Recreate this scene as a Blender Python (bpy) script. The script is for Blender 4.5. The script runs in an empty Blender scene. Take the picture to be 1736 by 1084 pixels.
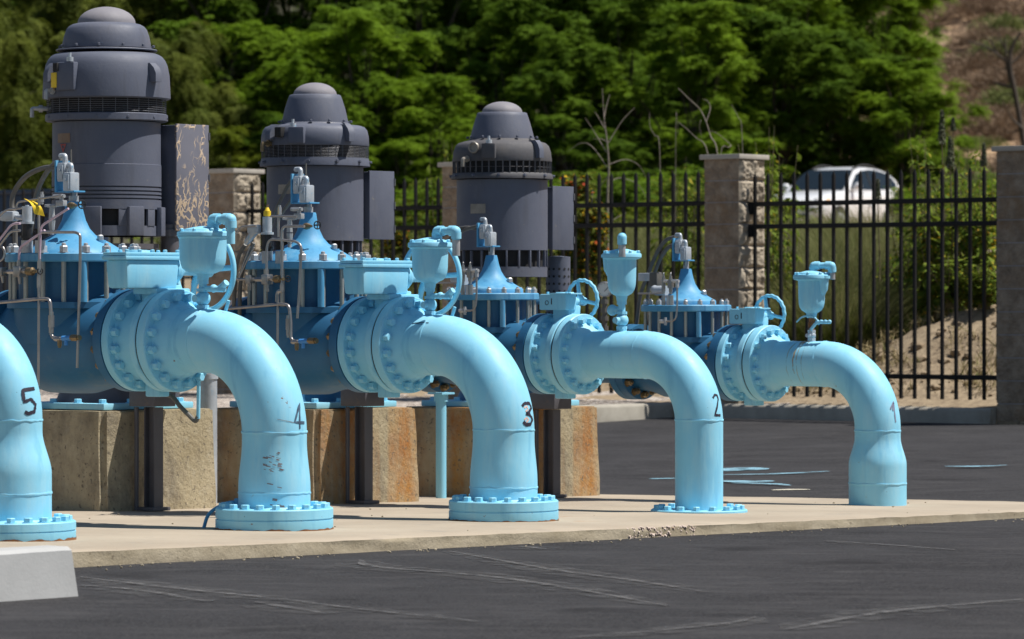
import bpy, bmesh, math, random
from mathutils import Vector, Matrix, noise
from mathutils.bvhtree import BVHTree
V = Vector
R = math.radians
PI = math.pi

# ------------------------------------------------------------------ camera, sky, sun, exposure
CAM_H = 1.1                       # eye height above the asphalt (a long lens, held low)
FPX, W0, H0, HOR = 7000.0, 1736.0, 1084.0, 515.0   # focal length / frame / horizon row of the photograph
scene = bpy.context.scene
cam_d = bpy.data.cameras.new("camera")
cam = bpy.data.objects.new("camera", cam_d)
scene.collection.objects.link(cam)
cam.location = (0, 0, CAM_H)
cam.rotation_euler = (R(90), 0, 0)
cam_d.sensor_width = 36.0
cam_d.lens = 36.0 * FPX / W0
cam_d.shift_y = (HOR - H0 / 2) / W0
cam_d.clip_start, cam_d.clip_end = 0.5, 3000
cam_d.dof.use_dof = True
cam_d.dof.focus_distance = 21.5
cam_d.dof.aperture_fstop = 6.0
scene.camera = cam

SUN_EL, SUN_AZ = R(62), R(92)     # azimuth measured from +Y towards +X
world = bpy.data.worlds.new("World")
scene.world = world
world.use_nodes = True
wn = world.node_tree.nodes
sky = wn.new("ShaderNodeTexSky")
sky.sky_type = 'NISHITA'
sky.sun_disc = False
sky.sun_elevation = SUN_EL
sky.sun_rotation = SUN_AZ
sky.dust_density = 0.6
world.node_tree.links.new(sky.outputs[0], wn["Background"].inputs[0])
wn["Background"].inputs[1].default_value = 0.058
sun_d = bpy.data.lights.new("sun", 'SUN')
sun_d.energy = 4.9
sun_d.angle = R(0.53)
sun_d.color = (1.0, 0.955, 0.89)
sun = bpy.data.objects.new("sun", sun_d)
scene.collection.objects.link(sun)
to_sun = V((math.cos(SUN_EL) * math.sin(SUN_AZ), math.cos(SUN_EL) * math.cos(SUN_AZ), math.sin(SUN_EL)))
sun.rotation_euler = (-to_sun).to_track_quat('-Z', 'Y').to_euler()
sun.location = to_sun * 60
scene.view_settings.view_transform = 'Standard'
scene.view_settings.look = 'None'
scene.view_settings.exposure = 0.30
scene.view_settings.gamma = 1.0
scene.render.engine = 'CYCLES'
scene.cycles.max_bounces = 6
scene.cycles.transparent_max_bounces = 6

# ------------------------------------------------------------------ frames
ANG = R(-40)                                       # the pipes run this way
AX = V((math.cos(ANG), math.sin(ANG), 0))          # along a pump line, towards the elbow
RX = V((-math.sin(ANG), math.cos(ANG), 0))         # along the row of pumps, away from the camera
B4 = V((-1.178, 20.47, 0))
STEP = 1.764
def uv(x, y):
    d = V((x, y, 0)) - V((B4.x, B4.y, 0))
    return d.dot(AX), d.dot(RX)
def wp(u, t, z=0.0):
    p = B4 + AX * u + RX * t
    return V((p.x, p.y, z))
def interp(x, xs, ys):
    if x <= xs[0]: return ys[0]
    for i in range(1, len(xs)):
        if x <= xs[i]:
            k = (x - xs[i-1]) / (xs[i] - xs[i-1])
            return ys[i-1] + k * (ys[i] - ys[i-1])
    return ys[-1]
def sstep(a, b, x):
    k = min(1, max(0, (x - a) / (b - a)))
    return k * k * (3 - 2 * k)
def slab_z(u, t):
    return CAM_H - (1.116 + 0.01515 * t - 0.011 * min(u, 0))
def asphalt_z(u, t):
    return CAM_H - interp(t, [-30, -2.2, 5, 7, 15.77, 40], [1.05, 1.153, 1.237, 1.235, 1.065, 1.065])
PUMP = {i: B4 + RX * (STEP * (4 - i)) for i in (1, 2, 3, 4, 5)}
for i in PUMP: PUMP[i].z = slab_z(0, STEP * (4 - i))
DROP = {i: CAM_H - PUMP[i].z for i in PUMP}
def survey(i, px, py, y=0.0):
    """a point measured in the photograph, at distance y from the centre line of pump i, in that pump's own frame"""
    q = (px - W0 / 2) / FPX
    b = PUMP[i] + RX * y
    x = (q * b.y - b.x) / (AX.x - q * AX.y)
    yy = b.y + x * AX.y
    return V((x, y, CAM_H - (py - HOR) * yy / FPX - PUMP[i].z))

# ------------------------------------------------------------------ mesh builder
C = scene.collection
def zmat(o, d, up=None):
    d = V(d).normalized()
    q = d.to_track_quat('Z', 'Y')
    return Matrix.Translation(V(o)) @ q.to_matrix().to_4x4()

class MB:
    def __init__(s): s.v, s.f, s.m = [], [], []
    def add(s, vs, fs, mi=0):
        o = len(s.v)
        s.v += [V(p) for p in vs]
        s.f += [[k + o for k in f] for f in fs]
        s.m += [mi] * len(fs)
        return s
    def box(s, c, d, rz=0.0, bev=0.0, mi=0, taper=1.0, mat=None):
        bm = bmesh.new()
        bmesh.ops.create_cube(bm, size=1.0)
        for v in bm.verts:
            k = taper if v.co.z > 0 else 1.0
            v.co = V((v.co.x * d[0] * k, v.co.y * d[1] * k, v.co.z * d[2]))
        if bev > 0:
            bmesh.ops.bevel(bm, geom=list(bm.edges), offset=bev, segments=2, affect='EDGES', profile=0.6)
        M = Matrix.Translation(V(c)) @ (mat if mat is not None else Matrix.Rotation(rz, 4, 'Z'))
        bm.verts.index_update()
        s.add([M @ v.co for v in bm.verts], [[v.index for v in f.verts] for f in bm.faces], mi)
        bm.free()
        return s
    def lathe(s, prof, n=40, M=None, mi=0, cap=True):
        M = M or Matrix()
        vs, fs = [], []
        for r, z in prof:
            for k in range(n):
                a = 2 * PI * k / n
                vs.append(M @ V((r * math.cos(a), r * math.sin(a), z)))
        for i in range(len(prof) - 1):
            for k in range(n):
                k2 = (k + 1) % n
                fs.append([i*n+k, i*n+k2, (i+1)*n+k2, (i+1)*n+k])
        if cap:
            fs.append([k for k in range(n)][::-1])
            fs.append([(len(prof)-1)*n + k for k in range(n)])
        return s.add(vs, fs, mi)
    def cyl(s, p0, p1, r, r2=None, n=20, mi=0):
        p0, p1 = V(p0), V(p1)
        return s.lathe([(r, 0), (r if r2 is None else r2, (p1 - p0).length)], n, zmat(p0, p1 - p0), mi)
    def tube(s, pts, r, n=10, mi=0, cap=True):
        pts = [V(p) for p in pts]
        rs = r if isinstance(r, (list, tuple)) else [r] * len(pts)
        t = (pts[1] - pts[0]).normalized()
        ref = V((0, 0, 1)) if abs(t.z) < 0.9 else V((1, 0, 0))
        nrm = (ref - t * ref.dot(t)).normalized()
        vs, fs = [], []
        for i, p in enumerate(pts):
            if i == 0: tt = pts[1] - pts[0]
            elif i == len(pts) - 1: tt = pts[-1] - pts[-2]
            else: tt = (pts[i+1] - pts[i]).normalized() + (pts[i] - pts[i-1]).normalized()
            if tt.length < 1e-9: tt = t
            tt.normalize()
            nrm = nrm - tt * nrm.dot(tt)
            if nrm.length < 1e-6: nrm = tt.orthogonal()
            nrm.normalize()
            b = tt.cross(nrm)
            for k in range(n):
                a = 2 * PI * k / n
                vs.append(p + (nrm * math.cos(a) + b * math.sin(a)) * rs[i])
        for i in range(len(pts) - 1):
            for k in range(n):
                k2 = (k + 1) % n
                fs.append([i*n+k, i*n+k2, (i+1)*n+k2, (i+1)*n+k])
        if cap:
            fs.append([k for k in range(n)][::-1])
            fs.append([(len(pts)-1)*n + k for k in range(n)])
        return s.add(vs, fs, mi)
    def torus(s, c, d, Rr, r, n=40, m=10, wave=0.0, nw=12, mi=0):
        M = zmat(c, d)
        vs, fs = [], []
        for i in range(n):
            a = 2 * PI * i / n
            rr = Rr + wave * math.cos(nw * a)
            for j in range(m):
                b = 2 * PI * j / m
                vs.append(M @ V(((rr + r*math.cos(b))*math.cos(a), (rr + r*math.cos(b))*math.sin(a), r*math.sin(b))))
        for i in range(n):
            for j in range(m):
                i2, j2 = (i+1) % n, (j+1) % m
                fs.append([i*m+j, i2*m+j, i2*m+j2, i*m+j2])
        return s.add(vs, fs, mi)
    def ball(s, c, r, n=16, sq=(1, 1, 1), mi=0):
        prof = [(max(1e-4, r*math.sin(PI*k/10)), -r*math.cos(PI*k/10)) for k in range(11)]
        return s.lathe(prof, n, Matrix.Translation(V(c)) @ Matrix.Diagonal((sq[0], sq[1], sq[2], 1)), mi)
    def prism(s, poly, axis_pts, mi=0):
        """poly: list of 3d points, extruded along the vector axis_pts"""
        d = V(axis_pts); n = len(poly)
        vs = [V(p) for p in poly] + [V(p) + d for p in poly]
        fs = [list(range(n))[::-1], list(range(n, 2*n))] + [[k, (k+1) % n, n+(k+1) % n, n+k] for k in range(n)]
        return s.add(vs, fs, mi)
    def build(s, name, mat, parent=None, off=None, ang=32, smooth=True):
        me = bpy.data.meshes.new(name)
        o = V(off) if off is not None else V((0, 0, 0))
        me.from_pydata([tuple(p - o) for p in s.v], [], s.f)
        for m in (mat if isinstance(mat, (list, tuple)) else [mat]): me.materials.append(m)
        if any(s.m): me.polygons.foreach_set('material_index', s.m)
        bm = bmesh.new(); bm.from_mesh(me)
        bmesh.ops.recalc_face_normals(bm, faces=bm.faces)
        bm.to_mesh(me); bm.free()
        if smooth:
            me.polygons.foreach_set('use_smooth', [True] * len(me.polygons))
            me.set_sharp_from_angle(angle=R(ang))
        ob = bpy.data.objects.new(name, me)
        C.objects.link(ob)
        if parent is not None: ob.parent = parent
        return ob

def bend(pts, rad, n=5):
    pts = [V(p) for p in pts]
    out = [pts[0]]
    for i in range(1, len(pts) - 1):
        a, b, c = pts[i-1], pts[i], pts[i+1]
        d1, d2 = (a - b), (c - b)
        r = min(rad, d1.length * 0.48, d2.length * 0.48)
        p0, p2 = b + d1.normalized() * r, b + d2.normalized() * r
        for k in range(n + 1):
            t = k / n
            out.append(p0 * (1-t)**2 + b * (2*t*(1-t)) + p2 * t*t)
    out.append(pts[-1])
    return out
def spline(pts, n=6):
    pts = [V(p) for p in pts]
    q = [pts[0] * 2 - pts[1]] + pts + [pts[-1] * 2 - pts[-2]]
    out = []
    for i in range(1, len(q) - 2):
        for k in range(n):
            t = k / n
            p0, p1, p2, p3 = q[i-1], q[i], q[i+1], q[i+2]
            out.append(0.5 * ((2*p1) + (p2-p0)*t + (2*p0-5*p1+4*p2-p3)*t*t + (3*p1-p0-3*p2+p3)*t**3))
    out.append(pts[-1])
    return out

def tag(o, label=None, cat=None, group=None, kind=None):
    if label: o['label'] = label
    if cat: o['category'] = cat
    if group: o['group'] = group
    if kind: o['kind'] = kind
    return o
def thing(name, label, cat, loc, rz=0.0, group=None):
    o = bpy.data.objects.new(name, None)
    o.empty_display_size = 0.2
    C.objects.link(o)
    o.location = loc
    o.rotation_euler = (0, 0, rz)
    return tag(o, label, cat, group)
class PT:
    """a thing standing on the line of pump i, at x (and y) in that pump's frame"""
    def __init__(s, name, label, cat, i, x, y=0.0, z=0.0, group=None):
        p = PUMP[i] + AX * x + RX * y
        s.off = V((x, y, z)); s.i = i
        s.o = thing(name, label, cat, V((p.x, p.y, PUMP[i].z + z)), ANG, group)
    def part(s, name, mb, mat, parent=None, label=None, ang=32):
        ob = mb.build(name, mat, parent or s.o, s.off if True else None, ang)
        if parent is not None and parent is not s.o:
            pass
        if label: ob['label'] = label
        return ob
    def copy(s, name, me, p, d, parent=None, spin=0.0):
        ob = bpy.data.objects.new(name, me)
        C.objects.link(ob)
        ob.parent = parent or s.o
        ob.location = V(p) - s.off
        ob.rotation_mode = 'QUATERNION'
        ob.rotation_quaternion = V(d).to_track_quat('Z', 'Y') @ Matrix.Rotation(spin, 3, 'Z').to_quaternion()
        return ob

# ------------------------------------------------------------------ materials
MAT = {}
def nodes_of(name):
    m = bpy.data.materials.new(name); m.use_nodes = True
    MAT[name] = m
    return m, m.node_tree.nodes, m.node_tree.links, m.node_tree.nodes['Principled BSDF']
def tex_noise(N, L, scale, detail=4, rough=0.6, stretch=None, gen='Object', dist=0.0):
    tc = N.new('ShaderNodeTexCoord')
    src = tc.outputs[gen]
    if stretch:
        mp = N.new('ShaderNodeMapping'); mp.inputs['Scale'].default_value = stretch
        L.new(src, mp.inputs[0]); src = mp.outputs[0]
    n = N.new('ShaderNodeTexNoise')
    n.inputs['Scale'].default_value = scale; n.inputs['Detail'].default_value = detail
    n.inputs['Roughness'].default_value = rough; n.inputs['Distortion'].default_value = dist
    L.new(src, n.inputs['Vector'])
    return n.outputs['Fac']
def ramp(N, L, src, stops):
    r = N.new('ShaderNodeValToRGB')
    e = r.color_ramp.elements
    while len(e) < len(stops): e.new(0.5)
    for k, (p, c) in enumerate(stops):
        e[k].position = p
        e[k].color = (c, c, c, 1) if not isinstance(c, (tuple, list)) else (*c, 1)
    L.new(src, r.inputs[0])
    return r.outputs[0]
def mix(N, L, fac, a, b, typ='MIX'):
    m = N.new('ShaderNodeMix'); m.data_type = 'RGBA'; m.blend_type = typ
    for inp, val in ((m.inputs[0], fac), (m.inputs[6], a), (m.inputs[7], b)):
        if isinstance(val, (tuple, list)): inp.default_value = (*val, 1) if len(val) == 3 else val
        elif isinstance(val, float): inp.default_value = val
        else: L.new(val, inp)
    return m.outputs[2]
def bump(N, L, bsdf, src, strength, dist=0.01):
    b = N.new('ShaderNodeBump'); b.inputs['Strength'].default_value = strength; b.inputs['Distance'].default_value = dist
    L.new(src, b.inputs['Height']); L.new(b.outputs[0], bsdf.inputs['Normal'])
def surf(name, c1, c2, rough=0.5, scale=6.0, bstr=0.1, bdist=0.004, bscale=None, metal=0.0, spec=0.5, lo=0.35, hi=0.7,
         stain=None, stain_at=(0.62, 0.72), stain_scale=3.0, stain_stretch=None, gen='Object', coat=0.0):
    m, N, L, B = nodes_of(name)
    f = ramp(N, L, tex_noise(N, L, scale, 5, 0.62, gen=gen), [(lo, 0.0), (hi, 1.0)])
    col = mix(N, L, f, c1, c2)
    if stain:
        g = ramp(N, L, tex_noise(N, L, stain_scale, 6, 0.65, stain_stretch, gen=gen), [(stain_at[0], 0.0), (stain_at[1], 1.0)])
        col = mix(N, L, g, col, stain)
    L.new(col, B.inputs['Base Color'])
    B.inputs['Roughness'].default_value = rough
    B.inputs['Metallic'].default_value = metal
    B.inputs['Specular IOR Level'].default_value = spec
    B.inputs['Coat Weight'].default_value = coat
    if bstr: bump(N, L, B, tex_noise(N, L, bscale or scale * 8, 4, 0.6, gen=gen), bstr, bdist)
    return m

def paint(name, c1, c2, dust, run, chips, rough=0.5):
    m, N, L, B = nodes_of(name)
    c = mix(N, L, ramp(N, L, tex_noise(N, L, 1.7, 5, 0.65), [(0.32, 0.0), (0.70, 1.0)]), c1, c2)
    c = mix(N, L, ramp(N, L, tex_noise(N, L, 7.0, 5, 0.7, (1, 1, 0.22)), [(0.50, 0.0), (0.70, 0.7)]), c, dust)      # dusty water marks
    c = mix(N, L, ramp(N, L, tex_noise(N, L, 12.0, 4, 0.6, (1, 1, 0.12)), [(0.58, 0.0), (0.70, 0.65)]), c, run)      # older, darker coat showing
    c = mix(N, L, ramp(N, L, tex_noise(N, L, 55, 3, 0.6), [(0.735, 0.0), (0.76, 0.8)]), c, (0.10, 0.17, 0.20))      # specks
    if chips:
        c = mix(N, L, ramp(N, L, tex_noise(N, L, 9.0, 6, 0.7), [(0.665, 0.0), (0.69, 1.0)]), c, (0.21, 0.10, 0.06))
    else:
        c = mix(N, L, ramp(N, L, tex_noise(N, L, 16.0, 6, 0.7), [(0.70, 0.0), (0.715, 0.9)]), c, (0.26, 0.17, 0.11))
    L.new(c, B.inputs['Base Color'])
    L.new(ramp(N, L, tex_noise(N, L, 5.0, 4, 0.7), [(0.3, rough - 0.08), (0.7, rough + 0.14)]), B.inputs['Roughness'])
    B.inputs['Specular IOR Level'].default_value = 0.45
    bump(N, L, B, tex_noise(N, L, 24, 5, 0.65), 0.20, 0.004)
    return m
paint('blue_paint', (0.225, 0.585, 0.785), (0.30, 0.665, 0.84), (0.37, 0.66, 0.78), (0.165, 0.48, 0.70), 0)
paint('blue_paint_chipped', (0.225, 0.585, 0.785), (0.30, 0.665, 0.84), (0.37, 0.66, 0.78), (0.165, 0.48, 0.70), 1)
paint('valve_blue', (0.055, 0.265, 0.49), (0.115, 0.385, 0.61), (0.22, 0.46, 0.62), (0.03, 0.17, 0.37), 0, 0.54)
surf('valve_deep_blue', (0.014, 0.105, 0.225), (0.026, 0.155, 0.30), 0.52, 3.0, 0.15, 0.003, 30,
     stain=(0.055, 0.16, 0.26), stain_at=(0.6, 0.72), stain_scale=5.0)
def motor_paint(name, c1, c2, dust, grime, rough):
    m, N, L, B = nodes_of(name)
    c = mix(N, L, ramp(N, L, tex_noise(N, L, 2.4, 6, 0.65), [(0.30, 0.0), (0.72, 1.0)]), c1, c2)
    c = mix(N, L, ramp(N, L, tex_noise(N, L, 5.0, 5, 0.7, (1, 1, 0.5)), [(0.52, 0.0), (0.80, 0.6)]), c, dust)
    c = mix(N, L, ramp(N, L, tex_noise(N, L, 9.0, 5, 0.65, (1, 1, 0.10)), [(0.58, 0.0), (0.76, 0.6)]), c, grime)
    c = mix(N, L, ramp(N, L, tex_noise(N, L, 34, 4, 0.6), [(0.70, 0.0), (0.73, 0.9)]), c, (0.20, 0.185, 0.17))
    L.new(c, B.inputs['Base Color'])
    L.new(ramp(N, L, tex_noise(N, L, 6.0, 4, 0.7), [(0.3, rough - 0.06), (0.7, rough + 0.14)]), B.inputs['Roughness'])
    B.inputs['Specular IOR Level'].default_value = 0.4
    bump(N, L, B, tex_noise(N, L, 55, 4, 0.65), 0.3, 0.003)
motor_paint('motor_grey', (0.092, 0.104, 0.145), (0.122, 0.134, 0.176), (0.160, 0.160, 0.180), (0.070, 0.072, 0.085), 0.56)
motor_paint('motor_dusty', (0.195, 0.19, 0.215), (0.25, 0.24, 0.262), (0.29, 0.27, 0.27), (0.15, 0.148, 0.165), 0.66)
motor_paint('motor_old', (0.070, 0.070, 0.080), (0.110, 0.107, 0.112), (0.175, 0.155, 0.13), (0.05, 0.05, 0.054), 0.66)
surf('dark_inside', (0.012, 0.012, 0.014), (0.02, 0.02, 0.022), 0.8, 6, 0)
surf('screen_wire', (0.10, 0.105, 0.125), (0.16, 0.16, 0.17), 0.5, 10, 0, metal=0.3)
surf('steel', (0.32, 0.31, 0.30), (0.46, 0.45, 0.44), 0.36, 14, 0.1, 0.002, 70, metal=0.85)
surf('tube_steel', (0.33, 0.31, 0.30), (0.44, 0.42, 0.41), 0.34, 10, 0.0, metal=0.75)
surf('dull_zinc', (0.36, 0.37, 0.38), (0.50, 0.51, 0.52), 0.45, 18, 0.15, 0.002, 70, metal=0.35)
surf('cast_grey', (0.42, 0.46, 0.50), (0.58, 0.62, 0.66), 0.40, 12, 0.2, 0.002, 60, metal=0.3,
     stain=(0.20, 0.42, 0.60), stain_at=(0.6, 0.68), stain_scale=14)
surf('stud_steel', (0.36, 0.37, 0.34), (0.48, 0.48, 0.43), 0.45, 12, 0.1, 0.001, 60, metal=0.35)
surf('brass', (0.20, 0.145, 0.08), (0.30, 0.225, 0.125), 0.42, 20, 0.2, 0.002, 60, metal=0.7)
surf('rust', (0.16, 0.065, 0.025), (0.30, 0.13, 0.045), 0.85, 18, 0.4, 0.003, 60)
surf('rubber_conduit', (0.10, 0.095, 0.085), (0.15, 0.14, 0.125), 0.5, 12, 0.1, 0.001, 80)
surf('black_plastic', (0.012, 0.012, 0.013), (0.022, 0.022, 0.024), 0.5, 10, 0)
surf('yellow_tag', (0.78, 0.52, 0.015), (0.85, 0.60, 0.03), 0.5, 10, 0)
surf('post_grey', (0.082, 0.078, 0.088), (0.115, 0.11, 0.122), 0.5, 6, 0.2, 0.002, 40,
     stain=(0.14, 0.11, 0.09), stain_at=(0.62, 0.7), stain_scale=8)
surf('fence_black', (0.010, 0.010, 0.011), (0.016, 0.016, 0.017), 0.62, 8, 0.05, spec=0.22)
surf('painted_digit', (0.012, 0.010, 0.022), (0.03, 0.022, 0.045), 0.6, 20, 0)
surf('digit_faded', (0.17, 0.185, 0.28), (0.26, 0.31, 0.41), 0.6, 16, 0)
surf('digit_worn', (0.035, 0.06, 0.10), (0.09, 0.17, 0.26), 0.6, 30, 0)
surf('digit_pink', (0.62, 0.42, 0.36), (0.70, 0.50, 0.44), 0.6, 20, 0)
surf('nameplate', (0.24, 0.22, 0.19), (0.34, 0.31, 0.27), 0.45, 14, 0.1, metal=0.3)
surf('brown_plate', (0.17, 0.105, 0.065), (0.22, 0.15, 0.10), 0.5, 20, 0)
surf('red_mark', (0.30, 0.035, 0.035), (0.36, 0.06, 0.05), 0.5, 20, 0)
surf('car_paint', (0.72, 0.73, 0.74), (0.76, 0.77, 0.78), 0.22, 2, 0, coat=0.5)
surf('car_glass', (0.010, 0.018, 0.026), (0.014, 0.022, 0.03), 0.12, 2, 0, spec=0.25)
surf('car_black', (0.012, 0.012, 0.012), (0.02, 0.02, 0.02), 0.6, 8, 0)
surf('car_red', (0.45, 0.02, 0.012), (0.5, 0.03, 0.02), 0.2, 8, 0)
surf('amber', (0.75, 0.32, 0.05), (0.8, 0.4, 0.08), 0.25, 8, 0)
surf('lamp_clear', (0.62, 0.63, 0.62), (0.75, 0.75, 0.72), 0.15, 8, 0)
surf('deep_blue_metal', (0.010, 0.026, 0.062), (0.014, 0.034, 0.075), 0.4, 2, 0)
surf('dead_wood', (0.20, 0.165, 0.13), (0.31, 0.27, 0.22), 0.85, 20, 0.3, 0.004, 60)
surf('dark_wood', (0.045, 0.037, 0.03), (0.085, 0.07, 0.055), 0.9, 20, 0.3, 0.01, 40)
surf('bark', (0.055, 0.042, 0.03), (0.10, 0.078, 0.058), 0.9, 8, 0.4, 0.02, 20)
surf('curb_concrete', (0.30, 0.28, 0.235), (0.40, 0.375, 0.32), 0.85, 5, 0.35, 0.004, 60,
     stain=(0.24, 0.21, 0.16), stain_at=(0.58, 0.72), stain_scale=3)
surf('block_concrete', (0.40, 0.405, 0.40), (0.47, 0.475, 0.47), 0.85, 3, 0.3, 0.003, 70,
     stain=(0.33, 0.33, 0.32), stain_at=(0.6, 0.7), stain_scale=7)
surf('split_face', (0.33, 0.275, 0.205), (0.46, 0.40, 0.31), 0.9, 7, 0.5, 0.008, 45,
     stain=(0.24, 0.20, 0.15), stain_at=(0.58, 0.7), stain_scale=14)
surf('smooth_block', (0.215, 0.165, 0.118), (0.40, 0.325, 0.245), 0.92, 9, 1.0, 0.03, 34,
     stain=(0.25, 0.165, 0.095), stain_at=(0.52, 0.68), stain_scale=2.6)
surf('mortar', (0.30, 0.30, 0.33), (0.38, 0.38, 0.40), 0.9, 8, 0.2)
surf('cap_stone', (0.40, 0.37, 0.32), (0.50, 0.46, 0.41), 0.9, 6, 0.3, 0.004, 40)

def leaf_mat(name, dark, light, hue2=None, scale=0.55, trans=0.35, k=0.22):
    m, N, L, B = nodes_of(name)
    f = ramp(N, L, tex_noise(N, L, scale, 3, 0.6), [(0.36, 0.0), (0.66, 1.0)])
    col = mix(N, L, f, dark, light)
    if hue2:
        g = ramp(N, L, tex_noise(N, L, scale * 6, 2, 0.5), [(0.60, 0.0), (0.66, 1.0)])
        col = mix(N, L, g, col, hue2)
    L.new(col, B.inputs['Base Color'])
    B.inputs['Roughness'].default_value = 0.7
    B.inputs['Specular IOR Level'].default_value = 0.10
    tr = N.new('ShaderNodeBsdfTranslucent'); L.new(col, tr.inputs[0])
    ms = N.new('ShaderNodeMixShader'); ms.inputs[0].default_value = trans
    out = N['Material Output']
    L.new(B.outputs[0], ms.inputs[1]); L.new(tr.outputs[0], ms.inputs[2]); L.new(ms.outputs[0], out.inputs[0])
    return m
leaf_mat('leaf_tree', (0.100, 0.180, 0.011), (0.205, 0.320, 0.020))
leaf_mat('leaf_tree_deep', (0.066, 0.128, 0.011), (0.145, 0.240, 0.018))
leaf_mat('leaf_pepper', (0.066, 0.092, 0.012), (0.150, 0.175, 0.026))
leaf_mat('leaf_yellowish', (0.095, 0.14, 0.010), (0.20, 0.235, 0.020))
leaf_mat('leaf_weed', (0.09, 0.15, 0.018), (0.20, 0.26, 0.035), (0.40, 0.33, 0.035), 3.0)
leaf_mat('leaf_broad', (0.08, 0.14, 0.018), (0.19, 0.25, 0.03), (0.42, 0.32, 0.03), 3.0)
leaf_mat('leaf_lantana', (0.07, 0.11, 0.016), (0.15, 0.16, 0.022), (0.50, 0.27, 0.02), 3.5)
leaf_mat('flower_red', (0.40, 0.05, 0.02), (0.52, 0.14, 0.02), None, 5.0)
leaf_mat('flower_yellow', (0.62, 0.36, 0.015), (0.72, 0.48, 0.03), None, 5.0)
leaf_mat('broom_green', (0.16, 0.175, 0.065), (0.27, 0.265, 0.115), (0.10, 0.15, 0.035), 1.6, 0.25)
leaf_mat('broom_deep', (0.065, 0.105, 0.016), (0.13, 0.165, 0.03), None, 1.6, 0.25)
leaf_mat('seed_head', (0.065, 0.08, 0.045), (0.15, 0.155, 0.10), (0.28, 0.26, 0.20), 8.0, 0.1)
leaf_mat('dry_grass', (0.24, 0.20, 0.105), (0.38, 0.31, 0.17), (0.14, 0.16, 0.05), 2.0, 0.25)
leaf_mat('dry_brush', (0.19, 0.135, 0.092), (0.31, 0.225, 0.155), None, 1.0, 0.2)
leaf_mat('sage_brush', (0.135, 0.165, 0.055), (0.23, 0.255, 0.095), None, 1.0, 0.2)

def asphalt_mat():
    m, N, L, B = nodes_of('asphalt')
    f1 = tex_noise(N, L, 0.8, 7, 0.65, None, 'Object', 0.6)
    c = mix(N, L, ramp(N, L, f1, [(0.34, 0.0), (0.70, 1.0)]), (0.013, 0.0128, 0.0148), (0.038, 0.0375, 0.041))
    st = tex_noise(N, L, 2.6, 6, 0.75, (0.5, 1.4, 1), 'Object', 1.2)
    c = mix(N, L, ramp(N, L, st, [(0.50, 0.0), (0.68, 0.75)]), c, (0.066, 0.0645, 0.066))
    fine = tex_noise(N, L, 95, 3, 0.75)
    c = mix(N, L, ramp(N, L, fine, [(0.46, 0.0), (0.62, 0.9)]), c, (0.066, 0.065, 0.066))
    mid = tex_noise(N, L, 22, 4, 0.7)
    c = mix(N, L, ramp(N, L, mid, [(0.50, 0.0), (0.68, 0.7)]), c, (0.050, 0.0495, 0.052))
    c = mix(N, L, ramp(N, L, tex_noise(N, L, 1.4, 3, 0.6), [(0.60, 0.0), (0.72, 0.6)]), c, (0.014, 0.0135, 0.0145))
    sp = tex_noise(N, L, 60, 2, 0.4)
    c = mix(N, L, ramp(N, L, sp, [(0.76, 0.0), (0.80, 0.8)]), c, (0.28, 0.25, 0.21))
    L.new(c, B.inputs['Base Color']); B.inputs['Roughness'].default_value = 0.88
    B.inputs['Specular IOR Level'].default_value = 0.12
    bump(N, L, B, fine, 0.6, 0.006)
asphalt_mat()

def slab_mat():
    m, N, L, B = nodes_of('slab_concrete')
    c = mix(N, L, ramp(N, L, tex_noise(N, L, 1.1, 6, 0.6), [(0.3, 0.0), (0.7, 1.0)]), (0.325, 0.270, 0.203), (0.425, 0.360, 0.275))
    c = mix(N, L, ramp(N, L, tex_noise(N, L, 4, 6, 0.7), [(0.55, 0.0), (0.72, 0.8)]), c, (0.27, 0.235, 0.195))
    c = mix(N, L, ramp(N, L, tex_noise(N, L, 45, 3, 0.6), [(0.66, 0.0), (0.74, 0.8)]), c, (0.18, 0.15, 0.12))
    c = mix(N, L, ramp(N, L, tex_noise(N, L, 2.0, 4, 0.6, (1, 1, 1)), [(0.66, 0.0), (0.74, 0.6)]), c, (0.40, 0.25, 0.14))
    L.new(c, B.inputs['Base Color']); B.inputs['Roughness'].default_value = 0.88
    bump(N, L, B, tex_noise(N, L, 70, 4, 0.7), 0.25, 0.004)
    m, N, L, B = nodes_of('slab_edge')
    c = mix(N, L, ramp(N, L, tex_noise(N, L, 3, 6, 0.7), [(0.35, 0.0), (0.65, 1.0)]), (0.27, 0.225, 0.15), (0.40, 0.345, 0.25))
    c = mix(N, L, ramp(N, L, tex_noise(N, L, 30, 3, 0.6), [(0.64, 0.0), (0.74, 0.8)]), c, (0.16, 0.13, 0.09))
    L.new(c, B.inputs['Base Color']); B.inputs['Roughness'].default_value = 0.9
    bump(N, L, B, tex_noise(N, L, 40, 4, 0.7), 0.6, 0.008)
slab_mat()

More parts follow.
